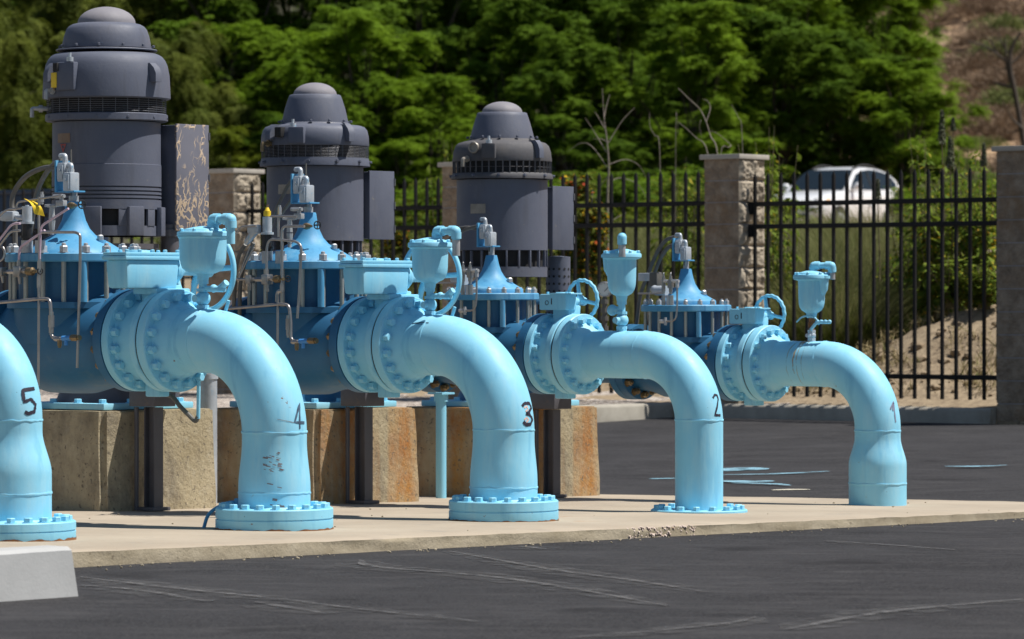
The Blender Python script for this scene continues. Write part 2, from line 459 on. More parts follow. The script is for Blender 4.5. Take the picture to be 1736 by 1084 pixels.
def pedestal_mat(name, rust):
    m, N, L, B = nodes_of(name)
    c = mix(N, L, ramp(N, L, tex_noise(N, L, 2.4, 6, 0.65), [(0.32, 0.0), (0.7, 1.0)]), (0.33, 0.27, 0.165), (0.49, 0.42, 0.285))
    c = mix(N, L, ramp(N, L, tex_noise(N, L, 3.4, 6, 0.75, (1, 1, 0.6)), [(0.47, 0.0), (0.66, 0.9)]), c, (0.185, 0.155, 0.11))
    c = mix(N, L, ramp(N, L, tex_noise(N, L, 11, 5, 0.7), [(0.56, 0.0), (0.70, 0.6)]), c, (0.42, 0.38, 0.29))
    if rust:
        g = ramp(N, L, tex_noise(N, L, 2.3, 4, 0.55, (1, 1, 0.05), 'Object', 0.15), [(0.485 - 0.045*rust, 0.0), (0.55, 1.0)])
        k = ramp(N, L, tex_noise(N, L, 13.0, 7, 0.8, (1, 1, 0.55)), [(0.28, 0.15), (0.60, 1.0)])
        g = mix(N, L, 1.0, g, k, 'MULTIPLY')
        c = mix(N, L, g, c, mix(N, L, ramp(N, L, tex_noise(N, L, 5, 4, 0.6), [(0.4, 0.0), (0.6, 1.0)]), (0.36, 0.14, 0.028), (0.42, 0.22, 0.06)))
    c = mix(N, L, ramp(N, L, tex_noise(N, L, 40, 3, 0.6), [(0.60, 0.0), (0.68, 0.9)]), c, (0.15, 0.125, 0.09))
    L.new(c, B.inputs['Base Color']); B.inputs['Roughness'].default_value = 0.9
    bump(N, L, B, tex_noise(N, L, 26, 6, 0.7), 0.8, 0.015)
pedestal_mat('pedestal_plain', 0); pedestal_mat('pedestal_rusty', 1.0); pedestal_mat('pedestal_streaked', 0.6)

def peel_mat():
    m, N, L, B = nodes_of('peeling_paint')
    base = mix(N, L, ramp(N, L, tex_noise(N, L, 3, 4, 0.6), [(0.35, 0.0), (0.7, 1.0)]), (0.135, 0.137, 0.17), (0.17, 0.17, 0.205))
    w = N.new('ShaderNodeTexVoronoi'); w.feature = 'DISTANCE_TO_EDGE'
    tc = N.new('ShaderNodeTexCoord'); mp = N.new('ShaderNodeMapping')
    mp.inputs['Scale'].default_value = (4.6, 4.6, 1.25)
    nz = N.new('ShaderNodeTexNoise'); nz.inputs['Scale'].default_value = 7; nz.inputs['Detail'].default_value = 4
    L.new(tc.outputs['Object'], nz.inputs['Vector'])
    add = N.new('ShaderNodeMix'); add.data_type = 'RGBA'; add.blend_type = 'LINEAR_LIGHT'; add.inputs[0].default_value = 0.10
    L.new(tc.outputs['Object'], add.inputs[6]); L.new(nz.outputs['Color'], add.inputs[7])
    L.new(add.outputs[2], mp.inputs[0]); L.new(mp.outputs[0], w.inputs['Vector'])
    crack = ramp(N, L, w.outputs['Distance'], [(0.06, 1.0), (0.08, 0.0)])
    reg = ramp(N, L, tex_noise(N, L, 4.5, 3, 0.6, (1, 1, 0.6)), [(0.42, 0.0), (0.47, 1.0)])
    f = mix(N, L, crack, (0, 0, 0), reg)
    blot = ramp(N, L, tex_noise(N, L, 9, 4, 0.6, (1, 1, 0.4)), [(0.64, 0.0), (0.655, 1.0)])
    f = mix(N, L, blot, f, (1, 1, 1))
    c = mix(N, L, f, base, (0.58, 0.44, 0.30))
    L.new(c, B.inputs['Base Color']); B.inputs['Roughness'].default_value = 0.6
    bump(N, L, B, f, 0.5, 0.004)
peel_mat()

def gravel_mat():
    m, N, L, B = nodes_of('gravel')
    v = N.new('ShaderNodeTexVoronoi'); v.inputs['Scale'].default_value = 24
    tc = N.new('ShaderNodeTexCoord'); L.new(tc.outputs['Object'], v.inputs['Vector'])
    bw = N.new('ShaderNodeRGBToBW'); L.new(v.outputs['Color'], bw.inputs[0])
    c = ramp(N, L, bw.outputs[0], [(0.15, (0.21, 0.17, 0.14)), (0.5, (0.36, 0.31, 0.265)), (0.85, (0.52, 0.47, 0.42))])
    L.new(c, B.inputs['Base Color']); B.inputs['Roughness'].default_value = 0.9
    bump(N, L, B, v.outputs['Distance'], 0.9, 0.02)
gravel_mat()

def terrain_mat():
    m, N, L, B = nodes_of('hill_ground')
    geo = N.new('ShaderNodeNewGeometry'); sep = N.new('ShaderNodeSeparateXYZ'); L.new(geo.outputs['Position'], sep.inputs[0])
    f = tex_noise(N, L, 0.22, 6, 0.65)
    dry = mix(N, L, ramp(N, L, f, [(0.36, 0.0), (0.64, 1.0)]), (0.29, 0.195, 0.12), (0.46, 0.30, 0.175))
    dry = mix(N, L, ramp(N, L, tex_noise(N, L, 1.3, 5, 0.7), [(0.50, 0.0), (0.70, 0.7)]), dry, (0.46, 0.33, 0.20))
    dry = mix(N, L, ramp(N, L, tex_noise(N, L, 9, 4, 0.7), [(0.58, 0.0), (0.7, 0.6)]), dry, (0.13, 0.095, 0.06))
    # creeping ground cover under the trees, bare earth on the right-hand hill
    ma = N.new('ShaderNodeMath'); ma.operation = 'MULTIPLY_ADD'; ma.inputs[1].default_value = -0.088
    L.new(sep.outputs[1], ma.inputs[0]); L.new(sep.outputs[0], ma.inputs[2])
    mb_ = N.new('ShaderNodeMath'); mb_.operation = 'MULTIPLY_ADD'; mb_.inputs[1].default_value = 6.0
    L.new(tex_noise(N, L, 0.35, 4, 0.6), mb_.inputs[0]); L.new(ma.outputs[0], mb_.inputs[2])
    bare = ramp(N, L, mb_.outputs[0], [(0.15, 0.0), (1.0, 1.0)])
    far = N.new('ShaderNodeMath'); far.operation = 'GREATER_THAN'; far.inputs[1].default_value = 95.0; L.new(sep.outputs[1], far.inputs[0])
    cover = mix(N, L, ramp(N, L, tex_noise(N, L, 1.6, 5, 0.7), [(0.4, 0.0), (0.64, 1.0)]), (0.045, 0.05, 0.018), (0.10, 0.085, 0.045))
    near = mix(N, L, ramp(N, L, tex_noise(N, L, 3.2, 6, 0.75), [(0.35, 0.0), (0.66, 1.0)]), (0.215, 0.16, 0.10), (0.37, 0.29, 0.19))
    near = mix(N, L, ramp(N, L, tex_noise(N, L, 13, 5, 0.7), [(0.50, 0.0), (0.64, 0.9)]), near, (0.15, 0.11, 0.07))
    wooded = mix(N, L, bare, cover, dry)
    dry = mix(N, L, far.outputs[0], near, wooded)
    L.new(dry, B.inputs['Base Color']); B.inputs['Roughness'].default_value = 0.95
    bump(N, L, B, tex_noise(N, L, 14, 5, 0.7), 0.8, 0.03)
terrain_mat()

# ------------------------------------------------------------------ the setting: asphalt, slab, kerb, gravel, terrain
TC = 15.74                        # the kerb's front face, in row coordinates
UC = -9.65                        # the corner of the asphalt yard
def hill(u, t):
    z = interp(t, [-60, 15.80, 15.86, 17.2, 19, 22, 26, 31, 46, 61, 66, 88, 100, 108, 125, 154, 215, 291, 420, 900],
               [-1.6, -1.6, -0.95, -0.80, -0.50, -0.22, 0.0, 0.28, 0.85, 1.62, 1.76, 1.95, 3.2, 4.4, 8.0, 17, 38, 62, 95, 120])
    if t > 15.9:
        z += 0.58 * math.exp(-((u + 7.7) ** 2 + (t - 18.2) ** 2) / 1.6) + 0.22 * math.exp(-((u + 6.3) ** 2 + (t - 18.0) ** 2) / 0.5)
        z += sstep(16.1, 18.0, t) * (0.13 * noise.noise(V((u * 1.9, t * 1.9, 3.1))) + 0.07 * noise.noise(V((u * 5, t * 5, 1.1))) + (0.035 * noise.noise(V((u * 11, t * 11, 2))) if t < 24 else 0))
        z += 1.6 * sstep(105, 150, t) * noise.noise(V((u * 0.06, t * 0.06, 0.4))) + 3.5 * sstep(150, 260, t) * noise.noise(V((u * 0.025, t * 0.025, 5)))
    return z + CAM_H
def grid_sheet(name, us, ts, fz, mat, kind='structure', keep=None, label=None):
    mb = MB()
    vs = [wp(u, t, fz(u, t)) for t in ts for u in us]
    n = len(us)
    fs = []
    for j in range(len(ts) - 1):
        for i in range(n - 1):
            if keep is None or keep((us[i] + us[i+1]) / 2, (ts[j] + ts[j+1]) / 2):
                fs.append([j*n+i, j*n+i+1, (j+1)*n+i+1, (j+1)*n+i])
    mb.add(vs, fs)
    o = mb.build(name, mat, ang=60)
    return tag(o, kind=kind)
def lin(a, b, n): return [a + (b - a) * k / (n - 1) for k in range(n)]

tsx = [-60, -20, 10, 15.7, 15.86] + lin(16.0, 23, 42) + lin(24, 60, 26) + lin(64, 160, 36) + lin(170, 330, 24) + [420, 600, 900]
usx = [-1200, -600, -350] + lin(-230, -60, 26) + lin(-57, -14, 24) + lin(-13.5, -2, 50) + lin(-1, 40, 16) + [60, 100, 160, 300, 600, 1200]
grid_sheet('hill_terrain', usx, tsx, hill, MAT['hill_ground'])

atx = [-60, -30] + lin(-20, 15.4, 60) + [TC]
aux = [UC] + lin(-9, 12, 43) + [20, 40, 80, 200]
grid_sheet('asphalt_yard', aux, atx, asphalt_z, MAT['asphalt'])

def gravel_z(u, t):
    base = interp(t, [-60, 15.2, 16.0, 17.4, 18.5], [-0.97, -0.97, -0.93, -0.80, -0.78])
    return CAM_H + base + 0.018 * noise.noise(V((u * 6, t * 6, 0))) + 0.02 * noise.noise(V((u * 1.6, t * 1.6, 7)))
grid_sheet('gravel_bed', [-60, -30] + lin(-20, -9.95, 40) + lin(-9.8, -5.2, 70) + [-4, 0, 6, 14], [-20, 0] + lin(8, 15.6, 16) + lin(15.84, 17.3, 24), gravel_z,
           MAT['gravel'], 'stuff', keep=lambda u, t: (t > 15.8 or u < UC - 0.1))

def kerb(name, pts, w):
    """a kerb with a rounded nose along points (u, t); w: offset vector of its back in (u, t)"""
    mb = MB()
    n = len(pts)
    for k, (u, t) in enumerate(pts):
        zt = CAM_H - 0.93 + 0.006 * noise.noise(V((u * 2, t * 2, 1)))
        zb = asphalt_z(u, t) - 0.06
        prof = [(0.0, zb), (0.012, zt - 0.03), (0.022, zt - 0.008), (0.05, zt), (0.165, zt), (0.17, zb)]
        for d, z in prof:
            mb.v.append(wp(u + w[0] * d, t + w[1] * d, z))
    m = 6
    for k in range(n - 1):
        for j in range(m - 1):
            mb.f.append([k*m+j, k*m+j+1, (k+1)*m+j+1, (k+1)*m+j]); mb.m.append(0)
    mb.f += [[j for j in range(m)], [(n-1)*m + j for j in range(m)]]; mb.m += [0, 0]
    return tag(mb.build(name, MAT['curb_concrete'], ang=50), kind='structure')
kerb('kerb', [(u, TC) for u in lin(UC + 0.06, -6.16, 40)], (0, 1))
kerb('kerb', [(UC, t) for t in lin(2, TC - 0.02, 60)], (-1, 0))

# the concrete slab the pumps stand on: a long plate with a rough, chipped edge
def edge_noise(t):
    return 0.012 * noise.noise(V((t * 2.3, 0, 0))) + 0.010 * noise.noise(V((t * 9, 4, 0)))
def slab_end(u): return interp(u, [-3.8, 1.0], [5.74, 6.6]) + 0.008 * noise.noise(V((u * 5, 9, 1)))
mb = MB()
us = lin(-3.8, 0.985, 22)
ts = lin(-7, 5.5, 120)
NT = len(ts) + 1
for u in us + [None]:
    uu0 = 1.0 if u is None else u
    row = ts + [slab_end(uu0)]
    for t in row:
        uu = uu0 + (edge_noise(t) if uu0 > 0.9 else 0)
        z = slab_z(uu, t) + (0.004 * noise.noise(V((t * 3, uu * 3, 0))) if uu0 <= 0.9 else 0.005 * noise.noise(V((t * 8, 2, 0)))) - (0.006 if u is None else 0)
        mb.v.append(wp(uu, t, z))
n = NT
for i in range(len(us)):
    for j in range(n - 1):
        mb.f.append([i*n+j, i*n+j+1, (i+1)*n+j+1, (i+1)*n+j]); mb.m.append(0)
# front face, end face: a few rows of rough concrete down into the asphalt
def skirt(top_ids, outd, depth_fn, seed):
    base = len(mb.v); rows = 5; m = len(top_ids)
    for r in range(1, rows + 1):
        for k, idx in enumerate(top_ids):
            p = mb.v[idx].copy()
            d = depth_fn(p)
            nz = noise.noise(V((p.x * 7 + seed, p.y * 7, r * 1.3)))
            q = p + outd * (0.012 * nz + 0.002 * r)
            q.z = p.z - d * r / rows
            mb.v.append(q)
    prev = top_ids
    for r in range(rows):
        cur = [base + r * m + k for k in range(m)]
        for k in range(m - 1):
            mb.f.append([prev[k], prev[k+1], cur[k+1], cur[k]]); mb.m.append(1)
        prev = cur
def depth(p):
    u, t = uv(p.x, p.y); return max(0.04, p.z - asphalt_z(u, t) + 0.05)
L0 = len(us) * n
skirt([L0 + j for j in range(n)], AX, depth, 0)
skirt([i * n + n - 1 for i in range(len(us) + 1)], RX, depth, 5)
skirt([j for j in range(n)], -AX, depth, 9)
slab = tag(mb.build('concrete_slab', [MAT['slab_concrete'], MAT['slab_edge']], ang=50), kind='structure')

# a broken-out patch in the slab's edge, with loose crumbs lying at it
rng = random.Random(5)
def rock(mb, c, r, seed, mi=0):
    bm = bmesh.new(); bmesh.ops.create_icosphere(bm, subdivisions=1, radius=1.0)
    s = V((rng.uniform(0.7, 1.2), rng.uniform(0.7, 1.2), rng.uniform(0.5, 0.8)))
    vs = []
    for v in bm.verts:
        k = 1 + 0.35 * noise.noise(v.co * 1.7 + V((seed, seed * 2.1, 0)))
        vs.append(V(c) + V((v.co.x * s.x, v.co.y * s.y, v.co.z * s.z)) * r * k)
    bm.verts.index_update()
    mb.add(vs, [[v.index for v in f.verts] for f in bm.faces], mi); bm.free()
surf('broken_concrete', (0.46, 0.37, 0.31), (0.62, 0.52, 0.45), 0.95, 20, 0.5, 0.006, 60, stain=(0.36, 0.24, 0.19), stain_at=(0.58, 0.64), stain_scale=22)
mb = MB()
for k in range(230):
    t = 1.55 + 0.58 * rng.random(); d = (rng.random())
    z = slab_z(1, t) - 0.004 - 0.055 * d
    p = wp(1.0 + edge_noise(t) - 0.009 + 0.007 * rng.random(), t, z)
    rock(mb, p, rng.uniform(0.006, 0.015), k * 1.7)
tag(mb.build('broken_slab_edge', MAT['broken_concrete'], smooth=False), kind='structure')
mb = MB()
for k in range(120):
    t = rng.uniform(-3.2, 6.0); u = 1.03 + abs(rng.gauss(0, 0.10))
    rock(mb, wp(u, t, asphalt_z(u, t) + 0.003), rng.uniform(0.003, 0.009), k * 1.3)
for k in range(40):
    t = rng.uniform(-2.5, 6.0); u = rng.uniform(-2.2, 0.9)
    rock(mb, wp(u, t, slab_z(u, t) + 0.003), rng.uniform(0.003, 0.009), k * 1.1)
tag(mb.build('loose_grit', MAT['slab_edge'], smooth=False), 'small concrete crumbs scattered along the slab edge and on the slab', kind='stuff')

# paint and chalk marks on the asphalt: thin flat ribbons, a few mm above it
surf('chalk', (0.10, 0.098, 0.098), (0.17, 0.166, 0.166), 0.9, 30, 0.0, lo=0.4, hi=0.6)
def ragged(name, scale, lo, hi, stretch=None):
    m = MAT[name]; N, L = m.node_tree.nodes, m.node_tree.links
    f = ramp(N, L, tex_noise(N, L, scale, 4, 0.7, stretch), [(lo, 0.0), (hi, 1.0)])
    L.new(f, N['Principled BSDF'].inputs['Alpha'])
ragged('chalk', 14, 0.36, 0.72)
surf('chalk_faint', (0.062, 0.061, 0.062), (0.10, 0.098, 0.098), 0.9, 30, 0.0)
ragged('chalk_faint', 7, 0.40, 0.80)
surf('spilt_blue', (0.26, 0.52, 0.66), (0.34, 0.60, 0.72), 0.6, 20, 0.1)
ragged('spilt_blue', 7, 0.34, 0.60, (1, 3, 1))
surf('pale_mark', (0.50, 0.46, 0.36), (0.60, 0.56, 0.46), 0.8, 20, 0.1)
def on_asphalt(px, py):
    q, s = (px - W0/2) / FPX, (py - HOR) / FPX
    Y = 20.0
    for _ in range(30):
        u, t = uv(q * Y, Y)
        Y = 0.5 * Y + 0.5 * (CAM_H - asphalt_z(u, t)) / s
    u, t = uv(q * Y, Y)
    return V((q * Y, Y, asphalt_z(u, t)))
def mark(name, pix, width, mat, z=0.004, wob=0.3, seed=0):
    P = [on_asphalt(*p) for p in pix]
    pts = spline(P, 8) if len(P) > 2 else [P[0].lerp(P[1], k / 16) for k in range(17)]
    mb = MB(); vs = []; n = len(pts)
    for k, p in enumerate(pts):
        d = pts[min(k+1, n-1)] - pts[max(k-1, 0)]
        s = V((-d.y, d.x, 0)).normalized()
        w = width * math.sin(PI * min(1, max(0, (k + 0.3) / (n - 0.4)))) ** 0.5 * (1 + wob * noise.noise(V((k * 0.7, seed, 0))))
        for sg in (-1, 1):
            q = p + s * sg * w / 2
            u, t = uv(q.x, q.y); q.z = asphalt_z(u, t) + z
            vs.append(q)
    mb.add(vs, [[2*k, 2*k+1, 2*k+3, 2*k+2] for k in range(n - 1)])
    return tag(mb.build(name, mat, ang=60), kind='structure')
for k, (pix, w) in enumerate([
        ([(136, 980), (250, 994), (360, 1006), (480, 1018)], 0.055), ([(136, 994), (240, 1003), (346, 1021)], 0.05),
        ([(430, 1022), (550, 1042)], 0.05), ([(610, 951), (640, 963), (860, 983), (1130, 1029)], 0.055),
        ([(760, 936), (940, 968), (1060, 984), (1198, 1006)], 0.05), ([(880, 928), (930, 933)], 0.05),
        ([(960, 1084), (1110, 1072), (1240, 1058), (1282, 1048)], 0.035), ([(480, 1018), (620, 1036), (810, 1056)], 0.03),
        ([(1400, 918), (1620, 934)], 0.03), ([(1330, 1070), (1500, 1040), (1736, 1018)], 0.05)]):
    mark('chalk_line', pix, w, MAT['chalk'], 0.006, 0.5, k)
    mark('chalk_smear', pix, w * 6, MAT['chalk_faint'], 0.003, 0.5, k + 60)
for k, (pix, w) in enumerate([([(1100, 813), (1150, 812)], 0.09), ([(1226, 800), (1262, 796), (1290, 798)], 0.30), ([(1226, 807), (1320, 805), (1406, 801)], 0.10),
                              ([(1226, 817), (1262, 819), (1312, 818)], 0.20), ([(1240, 822), (1300, 823), (1340, 826)], 0.10), ([(1602, 794), (1660, 794), (1706, 792)], 0.11)]):
    mark('blue_paint_streak', pix, w, MAT['spilt_blue'], 0.0045 + 0.002 * k, 0.4, k + 20)
mark('pale_paint_streak', [(1308, 832), (1340, 831), (1374, 831)], 0.10, MAT['pale_mark'], 0.004, 0.3, 40)

# the wheel stop at the slab's left corner
u0, t0 = uv(-1.70, 16.19)
ws = thing('wheel_stop', 'pale grey concrete wheel stop lying in front of the slab corner', 'wheel stop', wp(u0, t0, asphalt_z(u0, t0)), ANG)
mb = MB()
prof = [(0.0, 0.0), (-0.012, 0.185), (-0.03, 0.20), (-0.15, 0.20), (-0.165, 0.185), (-0.18, 0.0)]
secs = []
Lw = 1.83
for k in range(25):
    y = -Lw * k / 24
    inset = 0.05 if k in (0, 24) else 0.0
    secs.append([V((x + 0.003 * noise.noise(V((y * 9, z * 20, 0))), y - (0.028 if k == 0 else 0) * (z / 0.2), z - 0.004 + 0.004 * noise.noise(V((y * 6, x * 9, 1))))) for x, z in prof])
m = len(prof)
for s_ in secs: mb.v += s_
for k in range(24):
    for j in range(m - 1):
        mb.f.append([k*m+j, k*m+j+1, (k+1)*m+j+1, (k+1)*m+j])
mb.f += [list(range(m)), [24*m + j for j in range(m)]]
mb.m = [0] * len(mb.f)
mb.build('concrete_block', MAT['block_concrete'], ws, ang=25)

# ------------------------------------------------------------------ the fence: split-face pillars and black steel panels
MP = V((2.083, 38.67, 0))
def fp(s, w, z=0.0):
    p = MP + AX * s + RX * w
    return V((p.x, p.y, z + CAM_H))
def pillar(s, label):
    base = fp(s, 0, -1.10)
    o = thing('fence_pillar', label, 'pillar', base, ANG, 'block pillars of the fence')
    mb = MB(); core = MB()
    z0, hb, g = 0.0, 0.2032, 0.010
    zt = 1.345 + 1.10
    hw = 0.2
    nb = int(zt / hb) + 1
    core.box((0, 0, zt / 2), (2*hw - 0.014, 2*hw - 0.014, zt))
    for k in range(nb):
        za, zb = zt - (k + 1) * hb + g, zt - k * hb
        za = max(za, 0)
        if zb - za < 0.03: continue
        # +x face: rough split face as a displaced grid; the other three plain
        ny, nz = 34, 17
        ids = {}
        o0 = len(mb.v)
        for j in range(nz + 1):
            for i in range(ny + 1):
                y = -hw + 2 * hw * i / ny; z = za + (zb - za) * j / nz
                e = min(i, ny - i) / 3.5; e2 = min(j, nz - j) / 1.5
                f = min(1, e, e2)
                dx = f * (0.024 + 0.026 * noise.noise(V((y * 8 + s, z * 9, k * 3.7))) + 0.016 * noise.noise(V((y * 22 + s, z * 20, k * 1.9))) + 0.009 * noise.noise(V((y * 50, z * 50 + s, 1))) + 0.004 * noise.noise(V((y * 95, z * 95, 2))))
                mb.v.append(V((hw + dx, y, z)))
        for j in range(nz):
            for i in range(ny):
                a = o0 + j * (ny + 1) + i
                mb.f.append([a, a + 1, a + ny + 2, a + ny + 1]); mb.m.append(1)
        q = [V((-hw, -hw, za)), V((hw, -hw, za)), V((hw, hw, za)), V((-hw, hw, za)), V((-hw, -hw, zb)), V((hw, -hw, zb)), V((hw, hw, zb)), V((-hw, hw, zb))]
        mb.add(q, [[0, 1, 5, 4], [3, 0, 4, 7], [2, 3, 7, 6], [4, 5, 6, 7], [3, 2, 1, 0]], 0)
    sh = mb.build('block_shaft', [MAT['smooth_block'], MAT['split_face']], o, ang=28)
    core.build('mortar_core', MAT['mortar'], sh)
    cp = MB().box((0, 0, zt + 0.024), (0.47, 0.47, 0.045), bev=0.005)
    cp.build('cap_slab', MAT['cap_stone'], o)
    return o
pillar(0, 'block fence pillar between the middle and right fence panels, handwheel in front')
pillar(-3.25, 'block fence pillar mostly hidden behind the rightmost grey motor')
pillar(-6.5, 'block fence pillar just left of the middle motor, beside the peeling box')
pillar(3.25, 'block fence pillar at the right edge of the photo, shaded side facing us')

PICK = MB()
pk_top = 0.06
PICK.box((0, 0, 0.5), (0.026, 0.026, 1.0))
PICK.lathe([(0.0185, 1.0), (0.0185, 1.012), (0.0004, 1.06)], 4, Matrix.Rotation(PI/4, 4, 'Z'))
def panel(s0, s1, label, w, ztop, r1, r2, r3, zbot, end_tabs=False):
    o = thing('fence_panel', label, 'fence panel', fp((s0 + s1) / 2, w, zbot), ANG, 'black steel fence panels')
    half = (s1 - s0) / 2
    for zr in (r1, r2, r3):
        mb = MB().box((0, 0, zr - zbot), (2 * half, 0.038, 0.044), bev=0.003)
        mb.build('rail', MAT['fence_black'], o)
        if end_tabs and zr != r3:
            MB().box((-half + 0.03, 0.0, zr - zbot - 0.045), (0.05, 0.05, 0.10), bev=0.003).build('bracket', MAT['fence_black'], o)
    L_ = ztop - zbot
    me = None
    n = int(round((s1 - s0) / 0.1525))
    for k in range(n):
        x = -half + (s1 - s0) * (k + 0.5) / n
        if me is None:
            pm = MB()
            for v in PICK.v: pass
            pm.v = [V((v.x, v.y, v.z * (L_ - 0.06) if v.z <= 1.0001 else (L_ - 0.06) + (v.z - 1.0))) for v in PICK.v]
            pm.f, pm.m = PICK.f, PICK.m
            p0 = pm.build('picket', MAT['fence_black'], o)
            me = p0.data
            p0.location = (x, 0, 0)
        else:
            p = p0.copy(); C.objects.link(p); p.parent = o; p.location = (x, 0, 0)
    return o
panel(0.21, 3.05, 'black steel fence panel at the right, in front of the white car', -0.06, 1.222, 0.925, 0.715, -0.66, -0.86, True)
panel(-3.05, -0.2, 'black steel fence panel left of the middle pillar, red and yellow shrub behind it', 0.0, 1.262, 0.945, 0.750, -0.66, -0.86)
panel(-6.3, -3.45, 'black steel fence panel seen between the left and middle grey motors', 0.0, 1.262, 0.955, 0.755, -0.66, -0.86)
panel(-12.6, -6.7, 'black steel fence panel at the far left behind the big motor', 0.0, 1.262, 0.955, 0.755, -0.66, -0.86)

# ------------------------------------------------------------------ pump lines
def hexbolt(r, h, dome=0.35, washer=True):
    mb = MB()
    if washer: mb.lathe([(r * 1.35, 0), (r * 1.35, r * 0.16)], 14)
    mb.lathe([(r, r * 0.16), (r, h * 0.88), (r * 0.84, h)], 6)
    if dome: mb.lathe([(r * 0.55, h), (r * 0.5, h + r * dome), (r * 0.2, h + r * dome * 1.3)], 10)
    return mb
def bolt_mesh(name, r, h, mat, dome=0.35):
    o = hexbolt(r, h, dome).build(name, mat, ang=25)
    me = o.data
    bpy.data.objects.remove(o)
    return me
BOLT_BIG = bolt_mesh('bolt_big', 0.0225, 0.036, MAT['blue_paint'], 0.0)
BOLT_SMALL = bolt_mesh('bolt_small', 0.0185, 0.030, MAT['blue_paint'], 0.0)
BOLT_BASE = bolt_mesh('bolt_base', 0.0215, 0.024, MAT['blue_paint'], 0.0)
NUT_TOP = bolt_mesh('cap_nut', 0.0225, 0.036, MAT['dull_zinc'], 0.5)
NUT_TOP_S = bolt_mesh('cap_nut_small', 0.0155, 0.026, MAT['dull_zinc'], 0.5)
RING_BOLT = bolt_mesh('ring_bolt', 0.009, 0.014, MAT['motor_grey'], 0.0)
BOLT_BRONZE = bolt_mesh('bronze_bolt', 0.021, 0.036, MAT['brass'], 0.4)
BLUE, CHIP, VBLUE, DEEP = MAT['blue_paint'], MAT['blue_paint_chipped'], MAT['valve_blue'], MAT['valve_deep_blue']

def ring_bolts(pt, me, name, parent, c, d, rb, n, ph=0.5, skip=None):
    M = zmat(c, d)
    for k in range(n):
        a = 2 * PI * (k + ph) / n
        p = M @ V((rb * math.cos(a), rb * math.sin(a), 0))
        if skip and skip(p): continue
        pt.copy(name, me, p, d, parent, a)

DIGITS = {   # stroke polylines as measured on the pipes, picture rows and columns
    5: (1, [[(58, 659), (38, 662), (41, 682), (52, 677), (60, 686), (58, 698), (47, 702), (42, 698)]], 5.6, 'painted_digit'),
    4: (1, [[(508, 727), (507.5, 684), (499.5, 716), (515.5, 717)]], 4.2, 'digit_worn'),
    3: (1, [[(885, 689), (889, 684), (897, 684), (900.5, 691), (896, 700), (892, 701.5), (898, 703.5), (902.5, 711), (899, 719.5), (891, 720.5), (887, 715)]], 5.2, 'painted_digit'),
    2: (1, [[(1208.5, 675), (1211.5, 669.5), (1215.5, 670.5), (1217.2, 677), (1215.5, 690), (1211.8, 704.5)], [(1211.2, 703.8), (1221, 704.4)]], 3.6, 'painted_digit'),
    1: (1, [[(1513.5, 697), (1514.5, 683), (1518.2, 716)], [(1514.5, 681), (1509.5, 694.5)]], 3.0, 'digit_faded'),
}
def painted_digit(pt, i, tree, n_off=0.0022):
    _, strokes, wpx, mat = DIGITS[i]
    inv = Matrix.Rotation(-ANG, 4, 'Z') @ Matrix.Translation(-PUMP[i])
    o = inv @ V((0, 0, CAM_H))
    mb = MB()
    def hit(px, py):
        dw = V(((px - W0/2) / FPX, 1, -(py - HOR) / FPX))
        d = (inv.to_3x3() @ dw).normalized()
        loc, nor, idx, dist = tree.ray_cast(o, d)
        if nor is not None and nor.dot(d) > 0: nor = -nor
        return loc, nor
    rg = random.Random(i)
    def ribbon(pts2, w, out, lift):
        pts = []
        for k in range(len(pts2) - 1):
            for j in range(6):
                f = j / 6
                pts.append((pts2[k][0] * (1-f) + pts2[k+1][0] * f, pts2[k][1] * (1-f) + pts2[k+1][1] * f))
        pts.append(pts2[-1])
        H = [hit(*p) for p in pts]
        H = [h for h in H if h[0] is not None]
        vs = []
        for k in range(len(H)):
            a, b = H[max(0, k-1)][0], H[min(len(H)-1, k+1)][0]
            nn = H[k][1]
            s = (b - a).cross(nn)
            if s.length < 1e-9: s = nn.orthogonal()
            s.normalize()
            ww = w * (1 + 0.22 * rg.uniform(-1, 1))
            p = H[k][0] + nn * lift
            vs += [p - s * ww / 2, p + s * ww / 2]
        out.add(vs, [[2*k, 2*k+1, 2*k+3, 2*k+2] for k in range(len(H) - 1)])
    sc = PUMP[i].y / FPX
    for st in strokes: ribbon(st, wpx * sc, mb, n_off)
    pt.part('painted_number', mb, MAT[mat], label='hand painted number %d' % i if i != 4 else 'worn hand painted number 4')
    if i == 3:
        m2 = MB()
        for st in ([(888.5, 692), (893, 689), (895, 694), (891, 698)], [(889, 712), (893, 708), (896, 712), (892, 716)]):
            ribbon(st, 3.2 * sc, m2, n_off * 0.6)
        pt.part('number_ground', m2, MAT['digit_pink'])
    return hit, ribbon

